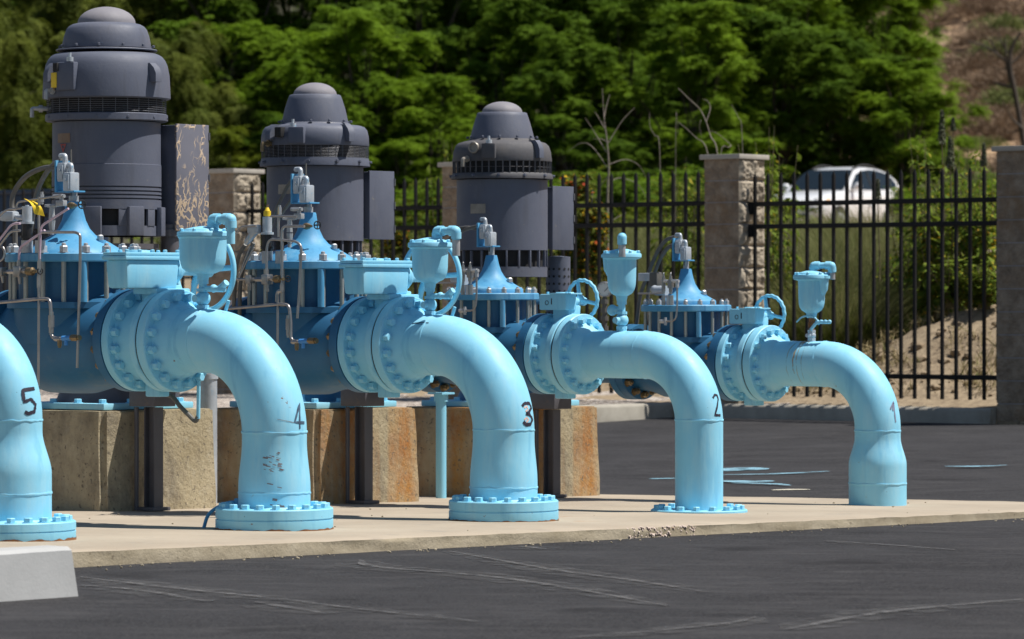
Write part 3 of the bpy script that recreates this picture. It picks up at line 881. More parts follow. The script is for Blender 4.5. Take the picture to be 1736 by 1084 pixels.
def elbow_ring(c, tan, r, n=56):
    nrm = V((0, 1, 0)).cross(tan).normalized()
    return [c + (V((0, 1, 0)) * math.cos(2*PI*k/n) + nrm * math.sin(2*PI*k/n)) * r for k in range(n)]
PIPES = {
    5: dict(x0=0.0, r=0.137, R=0.381, xf=-0.80, za=0.930, red=(0.50, 0.30, 0.180), weld=(0.549, 0.212), fl=(0.292, 0.085, 20), lab='blue elbow pipe painted number 5 at the left edge, cut by the frame'),
    4: dict(x0=0.0, r=0.161, R=0.457, xf=-0.655, za=0.928, red=(0.43, 0.20, 0.179), weld=(0.479, 0.180), fl=(0.292, 0.105, 20), lab='blue elbow pipe with worn number 4 and rust scuffs above its flange'),
    3: dict(x0=0.0, r=0.163, R=0.457, xf=-0.65, za=0.920, red=(0.43, 0.20, 0.179), weld=(0.476, 0.172), fl=(0.290, 0.105, 20), lab='blue elbow pipe with bold black number 3, on a raised bolted flange'),
    2: dict(x0=-0.05, r=0.135, R=0.381, xf=-0.88, za=0.878, red=None, weld=(0.515,), fl=(0.272, 0.014, 16), lab='blue elbow pipe painted number 2, straight leg on flush bolted ring'),
    1: dict(x0=-0.063, r=0.1365, R=0.381, xf=-0.84, za=0.833, red=(0.40, 0.235, 0.172), weld=(0.44, 0.126), fl=None, lab='blue elbow pipe with faint number 1, flared leg without bolts, rightmost'),
}
def discharge_pipe(i):
    P = PIPES[i]
    x0, r, Rr, xf, za = P['x0'], P['r'], P['R'], P['xf'], P['za']
    pt = PT('discharge_pipe', P['lab'], 'pipe', i, x0, 0, 0, 'blue discharge pipes in a row')
    big = i in (3, 4)
    # one swept tube: straight run, long-radius elbow, drop leg with its reducer
    st = []
    for x in lin(xf, x0 - Rr, 10): st.append((V((x, 0, za)), V((1, 0, 0)), r))
    for k in range(1, 31):
        a = PI / 2 * k / 30
        st.append((V((x0 - Rr + Rr * math.sin(a), 0, za - Rr + Rr * math.cos(a))), V((math.cos(a), 0, -math.sin(a))), r))
    zb = -0.03
    for z in lin(za - Rr, zb, 40)[1:]:
        rr = r
        if P['red']:
            zh, zl, r2 = P['red']
            rr = r + (r2 - r) * sstep(0, 1, (zh - z) / (zh - zl))
        st.append((V((x0, 0, z)), V((0, 0, -1)), rr))
    mb = MB(); n = 56
    for c, t, rr in st: mb.v += elbow_ring(c, t, rr, n)
    for j in range(len(st) - 1):
        for k in range(n):
            k2 = (k + 1) % n
            mb.f.append([j*n+k, j*n+k2, (j+1)*n+k2, (j+1)*n+k])
    mb.m = [0] * len(mb.f)
    pipe = pt.part('elbow_pipe', mb, CHIP if i == 4 else BLUE, ang=40)
    tree = BVHTree.FromPolygons([tuple(v) for v in mb.v], mb.f)
    # weld seams, uneven beads
    def bead(c, d, rr, seed):
        w = MB(); M = zmat(c, d); nn, mm = 90, 6
        vs, fs = [], []
        for a_ in range(nn):
            a = 2 * PI * a_ / nn
            k = 0.0038 + 0.0022 * noise.noise(V((math.cos(a) * 4, math.sin(a) * 4, seed)))
            dz = 0.004 * noise.noise(V((math.cos(a) * 5, math.sin(a) * 5, seed + 9)))
            for b_ in range(mm):
                b = 2 * PI * b_ / mm
                vs.append(M @ V(((rr + k*math.cos(b))*math.cos(a), (rr + k*math.cos(b))*math.sin(a), dz + 1.5*k*math.sin(b))))
        for a_ in range(nn):
            for b_ in range(mm):
                a2, b2 = (a_+1) % nn, (b_+1) % mm
                fs.append([a_*mm+b_, a2*mm+b_, a2*mm+b2, a_*mm+b2])
        w.add(vs, fs); pt.part('weld_seam', w, BLUE, ang=60)
    for z in P['weld']:
        rr = r if not P['red'] else r + (P['red'][2] - r) * sstep(0, 1, (P['red'][0] - z) / (P['red'][0] - P['red'][1]))
        bead(V((x0, 0, z)), V((0, 0, 1)), rr, z * 3 + i)
    bead(V((x0 - Rr, 0, za)), V((1, 0, 0)), r - 0.001, 4.4 + i)
    if i == 1:
        # rust bleeding down from the threaded nipple
        for dx, w0, a1 in ((-0.045, 0.010, 2.5), (-0.012, 0.030, 2.0), (0.004, 0.014, 2.7), (0.030, 0.010, 2.3)):
            m3 = MB(); xx = survey(1, 1371, 580).x + dx
            aa = lin(0.0, a1, 30); vs = []
            for k, a in enumerate(aa):
                w = w0 * (1.6 * max(0, 1 - k / 6) + 0.55 * (1 - k / 40)) * (1 + 0.4 * noise.noise(V((k * 0.6, dx * 90, 2))))
                xk = xx + (dx * 0.5) * math.sin(a) + 0.006 * noise.noise(V((k * 0.3, dx * 50, 0)))
                for sg in (-1, 1): vs.append(V((xk + sg * w / 2, -(r + 0.0014) * math.sin(a), za + (r + 0.0014) * math.cos(a))))
            m3.add(vs, [[2*k, 2*k+1, 2*k+3, 2*k+2] for k in range(29)])
            pt.part('rust_run', m3, MAT['rust_run'])
    # flange at the valve end
    Rf = 0.26 if i in (3, 4) else 0.232
    th = 0.056
    mb = MB().lathe([(r, xf - th), (Rf - 0.004, xf - th), (Rf, xf - th + 0.004), (Rf, xf - 0.004), (Rf - 0.004, xf), (r + 0.045, xf), (r + 0.034, xf + 0.012), (r + 0.012, xf + 0.06), (r, xf + 0.075)],
                    64, zmat((0, 0, za), (1, 0, 0)), cap=False)
    fl = pt.part('pipe_flange', mb, BLUE)
    if i != 5:
        ring_bolts(pt, BOLT_BIG if big else BOLT_SMALL, 'bolt', fl, V((xf, 0, za)), V((1, 0, 0)), Rf - 0.037, 16)
    if P['fl']:
        Rb, h, nb = P['fl']
        if h > 0.05:
            prof = [(Rb - 0.006, -0.02), (Rb, 0.0), (Rb, h * 0.46), (Rb - 0.006, h * 0.47), (Rb - 0.006, h * 0.53), (Rb, h * 0.54), (Rb, h - 0.005), (Rb - 0.005, h), (0.19, h), (0.18, h + 0.008)]
        else:
            prof = [(Rb, -0.02), (Rb, h - 0.004), (Rb - 0.004, h), (r, h)]
        mb = MB().lathe(prof, 64, Matrix.Translation(V((x0, 0, 0))), cap=False)
        bf = pt.part('base_flange', mb, CHIP if i in (3, 4, 5) else BLUE)
        ring_bolts(pt, BOLT_BASE, 'bolt', bf, V((x0, 0, h)), V((0, 0, 1)), Rb - 0.038, nb)
        if h > 0.05:
            rm = MB()
            nn = 110; vs = []; fs = []
            for k in range(nn + 1):
                a = 2 * PI * k / nn
                hh = max(0.002, 0.007 + 0.009 * noise.noise(V((math.cos(a) * 5, math.sin(a) * 5, i))) + 0.006 * noise.noise(V((a * 9, 3, i))))
                for z in (-0.012, hh):
                    vs.append(V((x0 + (Rb + 0.0015) * math.cos(a), (Rb + 0.0015) * math.sin(a), z)))
            for k in range(nn): fs.append([2*k, 2*k+2, 2*k+3, 2*k+1])
            rm.add(vs, fs); pt.part('rust_rim', rm, MAT['rust'], bf)
    hit, ribbon = painted_digit(pt, i, tree)
    sc = PUMP[i].y / FPX
    if i == 4:   # rusty scuffs above the flange
        sm = MB(); rg = random.Random(3)
        for k in range(26):
            y = rg.uniform(766, 800); x = 455 + (rg.random() - 0.35) * (30 if y < 800 else 16)
            l = rg.uniform(2, 9)
            ribbon([(x, y), (x + l, y + l * 0.22)], rg.uniform(0.6, 2.0) * sc, sm, 0.0016)
        for x, y, l, w in ((462, 847, 8, 4), (458, 856, 26, 2), (470, 857, 12, 3), (470, 711, 28, 0.9), (453, 820, 10, 1.5), (470, 826, 8, 1.2)):
            ribbon([(x, y), (x + l * 0.5, y + l * 0.1), (x + l, y + l * 0.2)], w * sc, sm, 0.0016)
        pt.part('rust_scuff', sm, MAT['scuff'])
        dt = MB().tube(spline([V((-0.20, -0.02, 0.125)), V((-0.27, -0.06, 0.12)), V((-0.33, -0.12, 0.07)), V((-0.345, -0.15, -0.01))], 6), 0.009, 8)
        dt.box((-0.205, -0.02, 0.128), (0.06, 0.05, 0.035), bev=0.006)
        pt.part('drain_tube', dt, VBLUE)
    if i == 3:
        sm = MB(); ribbon([(699, 549), (712, 547), (727, 548)], 1.6 * sc, sm, 0.0016); ribbon([(704, 549), (716, 550)], 1.2 * sc, sm, 0.0017)
        pt.part('black_mark', sm, MAT['painted_digit'])
    return pt
surf('rust_run', (0.40, 0.27, 0.14), (0.46, 0.36, 0.22), 0.7, 20, 0)
ragged('rust_run', 26, 0.36, 0.66)
surf('scuff', (0.20, 0.12, 0.10), (0.22, 0.22, 0.26), 0.7, 30, 0)
for i in (5, 4, 3, 2, 1): discharge_pipe(i)

# ---- butterfly valves with their gear boxes and handwheels
def butterfly(i, label):
    P = PIPES[i]; big = i in (3, 4)
    za, xf = P['za'], P['xf'] - 0.056
    xb = {4: -0.915, 3: -0.91, 2: -1.098, 1: -1.055}[i]
    Rf = 0.26 if big else 0.232
    pt = PT('butterfly_valve', label, 'valve', i, (xf + xb) / 2, 0, za - Rf, 'butterfly valves with handwheels')
    hub = Rf * 0.80
    th = 0.046
    mb = MB().lathe([(0.1, xb - th), (Rf - 0.004, xb - th), (Rf, xb - th + 0.004), (Rf, xb - 0.004), (Rf - 0.004, xb), (hub + 0.012, xb), (hub, xb + 0.012), (hub, xf - th - 0.016),
                     (hub + 0.012, xf - th - 0.004), (Rf - 0.004, xf - th - 0.004), (Rf, xf - th), (Rf, xf - 0.013), (Rf - 0.004, xf - 0.009), (0.1, xf - 0.009)], 64, zmat((0, 0, za), (1, 0, 0)))
    xm = (xb + xf - th) / 2
    mb.box((xm + 0.02, 0, za - Rf + 0.012), (0.10, 0.075, 0.075), bev=0.008)
    body = pt.part('valve_body', mb, BLUE)
    ring_bolts(pt, BOLT_BIG if big else BOLT_SMALL, 'bolt', body, V((xb, 0, za)), V((1, 0, 0)), Rf - 0.035, 16)
    pt.part('gap_shade_ring', MB().lathe([(0.15, xf - 0.010), (Rf - 0.007, xf - 0.010), (Rf - 0.007, xf + 0.001), (0.15, xf + 0.001)], 64, zmat((0, 0, za), (1, 0, 0)), cap=False), MAT['black_plastic'])  # dark ring standing in for the shade in the flange gap
    xc = xm + 0.03
    if big:
        zt = 1.355
        yc = -0.115
        nk = MB().box((xc, 0.02, (za + hub + 1.20) / 2), (0.13, 0.16, 1.20 - za - hub + 0.02), bev=0.008)
        nk.box((xc, 0.02, 1.178), (0.17, 0.24, 0.03), bev=0.006)
        pt.part('valve_neck', nk, BLUE)
        g = MB().box((xc, yc, 1.265), (0.155, 0.375, 0.145), bev=0.018)
        for v in g.v:
            if v.z < 1.22: v.x = xc + (v.x - xc) * 0.93; v.y = yc + (v.y - yc) * 0.95
        gb = pt.part('gear_box', g, BLUE)
        ld = MB().box((xc, yc, 1.346), (0.178, 0.41, 0.020), bev=0.006).box((xc, yc, 1.366), (0.168, 0.40, 0.018), bev=0.006)
        ld.lathe([(0.07, 1.374), (0.065, 1.385), (0.02, 1.388)], 20, Matrix.Translation(V((xc, yc - 0.03, 0))))
        for yy in lin(yc - 0.18, yc + 0.18, 5):
            for xx in (xc - 0.07, xc + 0.07): ld.lathe([(0.011, 1.374), (0.011, 1.386), (0.007, 1.389)], 6, Matrix.Translation(V((xx, yy, 0))))
        pt.part('gear_box_lid', ld, BLUE, gb)
        hb = MB().lathe([(0.075, 0), (0.078, 0.02), (0.06, 0.05), (0.034, 0.085), (0.026, 0.10), (0.026, 0.24), (0.034, 0.245), (0.034, 0.30), (0.02, 0.31)], 20, zmat((xc, yc + 0.185, 1.285), (0, 1, 0)))
        pt.part('shaft_hub', hb, BLUE, gb)
        wc, wr, tr = V((xc, 0.335, 1.285)), 0.205, 0.0145
        waves = 0
    else:
        zb_ = za + hub
        nk = MB().box((xc, 0, (zb_ + za + 0.262) / 2), (0.12, 0.11, za + 0.27 - zb_ + 0.03), bev=0.008)
        pt.part('valve_neck', nk, BLUE)
        zg = za + 0.30 if i == 2 else za + 0.285
        g = MB().box((xc - 0.03, -0.045, zg), (0.20, 0.10, 0.092), bev=0.010).box((xc + 0.03, -0.045, zg + 0.048), (0.16, 0.105, 0.008), bev=0.003)
        for xx in (xc - 0.1, xc + 0.04, xc + 0.06): g.lathe([(0.008, 0), (0.008, 0.012)], 6, Matrix.Translation(V((xx, -0.05, zg + 0.048))))
        g.lathe([(0.055, -0.058), (0.055, 0.052), (0.05, 0.058)], 22, Matrix.Translation(V((xc - 0.03, 0.02, zg))))
        gb = pt.part('gear_box', g, BLUE)
        if True:
            mk = MB().torus((xc - 0.07, -0.0965, zg - 0.004), (0, -1, 0), 0.012, 0.0018, 20, 5).box((xc - 0.035, -0.0965, zg + 0.004), (0.005, 0.003, 0.035))
            pt.part('dial_mark', mk, MAT['painted_digit'], gb)
        hb = MB().lathe([(0.036, 0), (0.036, 0.02), (0.028, 0.055), (0.018, 0.075), (0.018, 0.12), (0.024, 0.122), (0.024, 0.145)], 16, zmat((xc + 0.03, -0.02, zg + 0.004), (0, 1, 0)))
        pt.part('shaft_hub', hb, BLUE, gb)
        wc, wr, tr = V((xc + 0.03, 0.105, zg + 0.014)), 0.112, 0.011
        waves = 1
    w = MB().torus(wc, (0, 1, 0), wr, tr, 72, 10, 0.0022 if waves else 0.0, 18)
    for k in range(3):
        a = PI / 2 + 2 * PI * k / 3 + (0.6 if big else 0.3)
        d = V((math.cos(a), 0, math.sin(a)))
        b0 = wc + V((0, -0.045 if big else -0.02, 0))
        w.tube(spline([b0 + d * 0.015, b0 + d * wr * 0.45 + V((0, 0.006, 0)), wc + d * wr * 0.98], 6), [tr * 1.25] * 6 + [tr * 1.0] * 6 + [tr * 0.85], 8)
    w.ball(wc + V((0, -0.04 if big else -0.018, 0)), tr * 2.6, 14)
    pt.part('handwheel', w, BLUE, ang=50)
    return pt
butterfly(4, 'blue butterfly valve with big box and handwheel, behind the number 4 pipe')
butterfly(3, 'blue butterfly valve with big box and handwheel, behind the number 3 pipe')
butterfly(2, 'blue butterfly valve with small gear box, feeding the number 2 pipe')
butterfly(1, 'blue butterfly valve with small gear box, feeding the number 1 pipe at right')

# ---- air valves on top of the pipes
def air_valve(i, px, label, k, hook, ear=None, cups=None):
    P = PIPES[i]; ztop = P['za'] + P['r']
    x = survey(i, px, 500).x
    pt = PT('air_valve', label, 'air valve', i, x, 0, ztop - 0.005, 'air valves on the pipes')
    T = Matrix.Translation(V((x, 0, 0)))
    zc, zl = cups['bottom'], cups['lid']
    rc, rl = cups['r'], cups['rl']
    hcup = zl - zc
    cup = MB().lathe([(0.028, zc - 0.03), (0.034, zc), (rc * 0.52, zc + hcup * 0.02), (rc * 0.74, zc + hcup * 0.075), (rc * 0.88, zc + hcup * 0.16), (rc * 0.955, zc + hcup * 0.28), (rc * 0.985, zc + hcup * 0.42), (rc, zc + hcup * 0.7), (rc * 1.02, zl - 0.012), (rl * 0.97, zl - 0.004), (rl * 0.97, zl)], 36, T)
    if ear:
        ex = V(ear)
        cup.lathe([(0.012, zc + hcup * 0.52), (0.030, zc + hcup * 0.68), (0.036, zl - 0.01), (0.036, zl)], 16, Matrix.Translation(V((x, 0, 0)) + ex * rc * 1.0))
    c = pt.part('float_cup', cup, BLUE)
    lid = MB().lathe([(rl, zl + 0.001), (rl, zl + 0.018), (rl * 0.97, zl + 0.024), (rl * 0.80, zl + 0.026), (rl * 0.74, zl + 0.036), (rl * 0.3, zl + 0.048), (0.004, zl + 0.052)], 36, T)
    for q in range(8):
        a = 2 * PI * (q + 0.5) / 8
        lid.lathe([(0.010, zl + 0.018), (0.010, zl + 0.036), (0.006, zl + 0.040)], 6, Matrix.Translation(V((x + rl * 0.88 * math.cos(a), rl * 0.88 * math.sin(a), 0))))
    if ear:
        lid.lathe([(0.042, zl + 0.001), (0.042, zl + 0.018)], 16, Matrix.Translation(V((x, 0, 0)) + V(ear) * rc * 1.05))
    pt.part('lid', lid, BLUE)
    # vent hook: up from the lid, across, down
    hd, h0, span, hup, hdn, rt = hook
    hd = V(hd).normalized()
    b = V((x, 0, zl + 0.03)) + hd * h0
    e = b + hd * span
    hk = MB().tube(bend([b, b + V((0, 0, hup)), e + V((0, 0, hup)), e + V((0, 0, hup - hdn))], rt * 1.6, 6), rt, 12)
    for p_, d_ in ((b + V((0, 0, hup)), -1), (e + V((0, 0, hup)), 1)):
        hk.ball(p_ - hd * (-d_) * -0.004 + V((0, 0, -0.004)), rt * 1.42, 14)
        hk.cyl(p_ + V((0, 0, -rt * 2.1)), p_ + V((0, 0, -rt * 0.4)), rt * 1.38, n=14)
        hk.cyl(p_ - hd * d_ * rt * 0.4, p_ - hd * d_ * rt * 2.1, rt * 1.38, n=14)
    pt.part('vent_hook', hk, BLUE, ang=40)
    if cups.get('tail'):
        tl = MB().cyl(e + V((0, 0, hup - hdn + 0.002)), e + V((0, 0, hup - rt * 2.4)), rt * 1.04, n=14)
        pt.part('vent_tail', tl, MAT['dull_zinc'])
    st = MB()
    if i == 1:
        z0, z1 = ztop, zc - 0.03
        st.cyl((x, 0, z0 - 0.01), (x, 0, z1), 0.017, n=14)
        st.cyl((x, 0, z0 + (z1 - z0) * 0.62), (x, 0, z0 + (z1 - z0) * 0.80), 0.022, n=14)
        pt.part('threaded_nipple', st, MAT['rust'])
        bv = MB().ball((x, 0, z0 + 0.035), 0.026, 16).cyl((x, 0, z0), (x, 0, z0 + 0.02), 0.024, n=8).cyl((x, 0, z0 + 0.05), (x, 0, z0 + 0.068), 0.024, n=8).cyl((x, -0.02, z0 + 0.035), (x, -0.05, z0 + 0.035), 0.012, n=10)
        pt.part('ball_valve', bv, MAT['cast_grey'])
        lv = MB().tube(bend([V((x + 0.015, -0.03, z0 + 0.07)), V((x + 0.06, -0.03, z0 + 0.115)), V((x + 0.15, -0.02, z0 + 0.115))], 0.02), 0.010, 8)
        lv.tube(spline([V((x - 0.09, -0.03, z0 + 0.115)), V((x - 0.05, -0.03, z0 + 0.145)), V((x + 0.01, -0.03, z0 + 0.152)), V((x + 0.055, -0.03, z0 + 0.135)), V((x + 0.075, -0.03, z0 + 0.10))], 5), 0.0055, 6)
        for q in range(4): lv.ball((x + 0.06 + 0.03 * q, -0.025, z0 + 0.117), 0.013, 8)
        pt.part('lever', lv, BLUE)
        return pt
    z0, z1 = ztop, zc - 0.02
    rn = 0.021 * k
    st.cyl((x, 0, z0 - 0.01), (x, 0, z1), rn, n=16)
    st.cyl((x, 0, z1 - 0.03), (x, 0, z1 + 0.005), rn * 1.35, n=8)
    st.cyl((x, 0, z0), (x, 0, z0 + 0.02), rn * 1.4, n=16)
    zm = z0 + (z1 - z0) * 0.34
    st.ball((x, 0, zm), rn * 1.85, 18).cyl((x, 0, zm + rn * 1.6), (x, 0, zm + rn * 2.4), rn * 1.5, n=8).cyl((x, 0, zm - rn * 2.4), (x, 0, zm - rn * 1.6), rn * 1.5, n=8)
    st.cyl((x, -rn * 1.6, zm), (x, -rn * 2.9, zm), rn * 0.9, n=12)
    pt.part('riser', st, BLUE, ang=40)
    zs = z0 + (z1 - z0) * 0.66
    sd = MB()
    if i == 2:
        sd.cyl((x, 0, zs), (x - 0.075, -0.01, zs), rn * 1.05, n=12).ball((x - 0.06, -0.01, zs), rn * 1.5, 12)
    else:
        sd.cyl((x, 0, zs), (x + 0.15, 0.0, zs - 0.004), rn * 0.72, n=12).ball((x + 0.075, 0, zs), rn * 1.0, 12).cyl((x + 0.12, 0, zs), (x + 0.165, 0, zs + 0.03), rn * 0.8, n=10)
        sd.tube(spline([V((x + 0.15, 0.03, zs - 0.06)), V((x + 0.13, 0.03, zs - 0.11)), V((x + 0.09, 0.04, zs - 0.17))], 5), 0.009, 8)
    pt.part('side_cock', sd, BLUE, ang=40)
    return pt
def zpx(i, px, py): return survey(i, px, py).z
air_valve(4, 344, 'large blue air valve with a hooked vent pipe, on the number 4 pipe', 1.0, ((1, 0, 0), 0.07, 0.125, 0.055, 0.125, 0.0215), None,
          dict(bottom=zpx(4, 344, 465), lid=zpx(4, 344, 401), r=0.119, rl=0.131))
air_valve(3, 729, 'blue air valve with zinc vent tail, on the number 3 pipe', 0.95, ((1, 0, 0), 0.05, 0.135, 0.055, 0.135, 0.0205), None,
          dict(bottom=zpx(3, 729, 479), lid=zpx(3, 729, 419), r=0.097, rl=0.119, tail=True))
air_valve(2, 1054, 'blue air valve with vent knob facing us, on the number 2 pipe', 1.0, ((0.64, -0.77, 0), 0.02, 0.11, 0.085, 0.115, 0.019), (-0.95, -0.2, 0),
          dict(bottom=zpx(2, 1054, 502), lid=zpx(2, 1054, 437), r=0.083, rl=0.113, tail=True))
air_valve(1, 1376, 'blue air valve on a rusty nipple, on the number 1 pipe', 1.0, ((0.9, 0.4, 0), 0.01, 0.115, 0.05, 0.085, 0.0185), (0.95, 0.1, 0),
          dict(bottom=zpx(1, 1376, 531), lid=zpx(1, 1376, 473), r=0.081, rl=0.112, tail=True))

# ---- the deep blue control valves
def control_valve(i, label):
    P = PIPES[i]; big = i in (3, 4); za = P['za']
    xv = {4: -1.425, 3: -1.405, 2: -1.58, 1: -1.50}[i]
    xb = {4: -0.915, 3: -0.91, 2: -1.098, 1: -1.055}[i] - 0.046 - 0.004
    zd = {4: 1.376, 3: 1.376, 2: 1.231, 1: 1.189}[i]
    RD, tD = (0.355, 0.046) if big else (0.279, 0.042)
    zl = zd - (0.252 if big else 0.198)
    xr = xv - (xb - xv)
    pt = PT('control_valve', label, 'control valve', i, xv, 0, za - 0.27, 'deep blue control valves')
    T = Matrix.Translation(V((xv, 0, 0)))
    Rf = 0.262 if big else 0.234
    Rg = 0.275 if big else 0.215
    # globe body along the pipe, its end flanges, and the drum that rises to the diaphragm chamber
    th = 0.055
    body = MB().lathe([(0.1, xr), (Rf, xr), (Rf, xr + th), (Rf * 0.74, xr + th + 0.005), (Rg * 0.86, xr + th + 0.10), (Rg, xv - 0.14), (Rg * 1.01, xv), (Rg, xv + 0.14), (Rg * 0.86, xb - th - 0.10),
                       (Rf * 0.74, xb - th - 0.005), (Rf, xb - th), (Rf, xb), (0.1, xb)], 64, zmat((0, 0, za), (1, 0, 0)))
    body.lathe([(RD * 0.80, za - 0.02), (RD * 0.86, za + 0.08), (RD * 0.87, zl - 0.034), (RD * 0.97, zl - 0.032), (RD * 0.97, zl), (RD * 0.5, zl)], 64, T)
    bd = pt.part('globe_body', body, DEEP)
    ring_bolts(pt, BOLT_BRONZE, 'bronze_bolt', bd, V((xb - th, 0, za)), V((-1, 0, 0)), Rf - 0.035, 16, skip=lambda p: p.y > 0.12)
    if i in (1, 2):
        ring_bolts(pt, BOLT_BRONZE, 'bronze_bolt', bd, V((xr + th, 0, za)), V((1, 0, 0)), Rf - 0.033, 14, skip=lambda p: p.z > za - 0.02)
    dr = MB().lathe([(RD * 0.80, zl), (RD * 0.80, zd - tD)], 64, T, cap=False)
    pt.part('diaphragm_drum', dr, DEEP)
    sm = MB().cyl((0, 0, 0), (0, 0, zd - tD - zl), 0.0125 if big else 0.0098, n=10).build('stud', MAT['stud_steel'])
    sme = sm.data; bpy.data.objects.remove(sm)
    nst = 18 if big else 18
    for k in range(nst):
        a = 2 * PI * (k + 0.35) / nst
        pt.copy('stud', sme, V((xv + RD * 0.91 * math.cos(a), RD * 0.91 * math.sin(a), zl)), V((0, 0, 1)))
    gx = -0.62
    gp = MB().cyl((xv + RD * 0.945 * math.cos(gx), RD * 0.945 * math.sin(gx), zl), (xv + RD * 0.945 * math.cos(gx), RD * 0.945 * math.sin(gx), zd - tD), 0.019 if big else 0.016, n=14)
    q = V((xv + RD * 0.945 * math.cos(gx), RD * 0.945 * math.sin(gx), zl + 0.5 * (zd - tD - zl)))
    pt.part('guide_tube', gp, VBLUE)
    disc = MB().lathe([(RD * 0.5, zd - tD), (RD - 0.006, zd - tD), (RD, zd - tD + 0.006), (RD, zd - 0.006), (RD - 0.006, zd), (RD * 0.5, zd)], 64, T, cap=False)
    dd = pt.part('cover_disc', disc, DEEP if False else VBLUE)
    ring_bolts(pt, NUT_TOP if big else NUT_TOP_S, 'cap_nut', dd, V((xv, 0, zd)), V((0, 0, 1)), RD * 0.91, nst, 0.35)
    if big:
        prof = [(.262, 0), (.258, .006), (.246, .018), (.222, .034), (.186, .056), (.148, .074), (.112, .096), (.083, .128), (.062, .172), (.049, .222), (.043, .262), (.040, .268)]
    else:
        prof = [(.185, 0), (.185, .022), (.178, .03), (.168, .034), (.138, .052), (.105, .070), (.078, .096), (.058, .128), (.045, .165), (.034, .215), (.031, .222)]
    bn = MB().lathe([(r_, zd + z_) for r_, z_ in prof], 56, T)
    bo = V((xv + (0.165 if big else 0.115), 0.03, zd + (0.055 if big else 0.05)))
    bn.cyl(bo + V((0, 0, -0.04)), bo + V((0, 0, 0.012)), 0.034 if big else 0.026, 0.028 if big else 0.020, n=16)
    b_ = pt.part('bonnet', bn, VBLUE, ang=45)
    pl = MB().lathe([(0.017, 0.012), (0.017, 0.034), (0.011, 0.04)], 6, Matrix.Translation(bo))
    pt.part('plug', pl, MAT['dull_zinc'], b_)
    # stem, position switch with its bracket plate
    zs = zd + prof[-1][1]
    stem = MB().cyl((xv, 0, zs), (xv, 0, zs + 0.03), 0.026 if big else 0.018, n=14).cyl((xv, 0, zs + 0.03), (xv, 0, zs + 0.05), 0.018, n=8)
    pt.part('stem', stem, MAT['dull_zinc'])
    rod = MB().cyl((xv, -0.02, zs + 0.02), (xv, -0.02, zs + (0.27 if big else 0.15)), 0.0045, n=8)
    rod.cyl((xv, -0.02, zs + 0.18 if big else zs + 0.13), (xv, -0.02, zs + (0.205 if big else 0.145)), 0.011, n=8)
    pt.part('indicator_rod', rod, MAT['rubber_conduit'])
    k = 1.0 if big else 0.86
    z0 = zs + 0.045
    bx = xv - 0.055 * k
    br = MB().box((bx, -0.03, z0 + 0.085 * k), (0.012, 0.10 * k, 0.165 * k), bev=0.003).box((bx + 0.065 * k, -0.03, z0 + 0.006), (0.13 * k, 0.08 * k, 0.008), bev=0.002)
    for zz in (0.03, 0.06, 0.1, 0.13): br.cyl((bx - 0.007, -0.05, z0 + zz * k), (bx - 0.011, -0.05, z0 + zz * k), 0.005, n=8)
    pt.part('switch_bracket', br, VBLUE)
    for (dx, dy, dz, lab) in ((0.038, -0.045, 0.105, 1), (0.098, -0.06, 0.055, 0)):
        c = V((bx + dx * k, dy * k, z0 + dz * k))
        sw = MB().box(c, (0.056 * k, 0.066 * k, 0.098 * k), bev=0.008).box(c + V((0, -0.036 * k, 0.0)), (0.04 * k, 0.008, 0.075 * k), bev=0.003)
        sw.cyl(c + V((0, -0.03 * k, 0.01)), c + V((0, -0.048 * k, 0.01)), 0.009 * k, n=8)
        sw.cyl(c + V((0, 0, 0.045 * k)), c + V((0, 0, 0.066 * k)), 0.016 * k, n=8)
        sw.tube(bend([c + V((0, 0, 0.06 * k)), c + V((0, 0.0, 0.088 * k)), c + V((-0.055 * k, 0.02, 0.088 * k))], 0.02), 0.0135 * k, 10)
        pt.part('position_switch', sw, MAT['cast_grey'], ang=40)
    return pt, xv, zd, zs, bx, z0, k

CV = {}
for i, lab in ((4, 'deep blue control valve with pink-glinting pilot tubes, leftmost of the row'),
               (3, 'deep blue control valve with yellow capped solenoid, beside the number 4 pipe'),
               (2, 'deep blue control valve in front of the rightmost grey motor'),
               (1, 'deep blue control valve in front of the middle fence pillar')):
    CV[i] = control_valve(i, lab)

# conduits that loop away from the position switches
def conduit(i, paths, r=0.0125):
    pt = CV[i][0]
    for p in paths: pt.part('cable_conduit', MB().tube(spline(p, 8), r, 10), MAT['rubber_conduit'], ang=60)
def sv(i, px, py, y): return survey(i, px, py, y)
conduit(4, [[sv(4, 106, 271, 0), sv(4, 88, 282, 0.04), sv(4, 72, 305, 0.08), sv(4, 62, 330, 0.1), sv(4, 56, 362, 0.1), sv(4, 50, 400, 0.1)],
            [sv(4, 102, 285, 0.02), sv(4, 75, 285, 0.06), sv(4, 46, 298, 0.1), sv(4, 26, 322, 0.12), sv(4, 20, 345, 0.12), sv(4, 25, 372, 0.12), sv(4, 26, 420, 0.12)]], 0.0135)
conduit(3, [[sv(3, 503, 299, 0), sv(3, 490, 312, 0.04), sv(3, 478, 335, 0.06), sv(3, 466, 362, 0.08), sv(3, 455, 400, 0.08)],
            [sv(3, 502, 326, 0.03), sv(3, 490, 345, 0.06), sv(3, 478, 362, 0.09), sv(3, 468, 385, 0.09)]], 0.0105)
conduit(2, [[sv(2, 812, 383, 0), sv(2, 794, 388, 0.04), sv(2, 775, 397, 0.08), sv(2, 756, 412, 0.1), sv(2, 738, 440, 0.1)],
            [sv(2, 811, 389, 0.02), sv(2, 790, 386, 0.06), sv(2, 768, 392, 0.08), sv(2, 742, 408, 0.1), sv(2, 726, 440, 0.1)]], 0.0105)
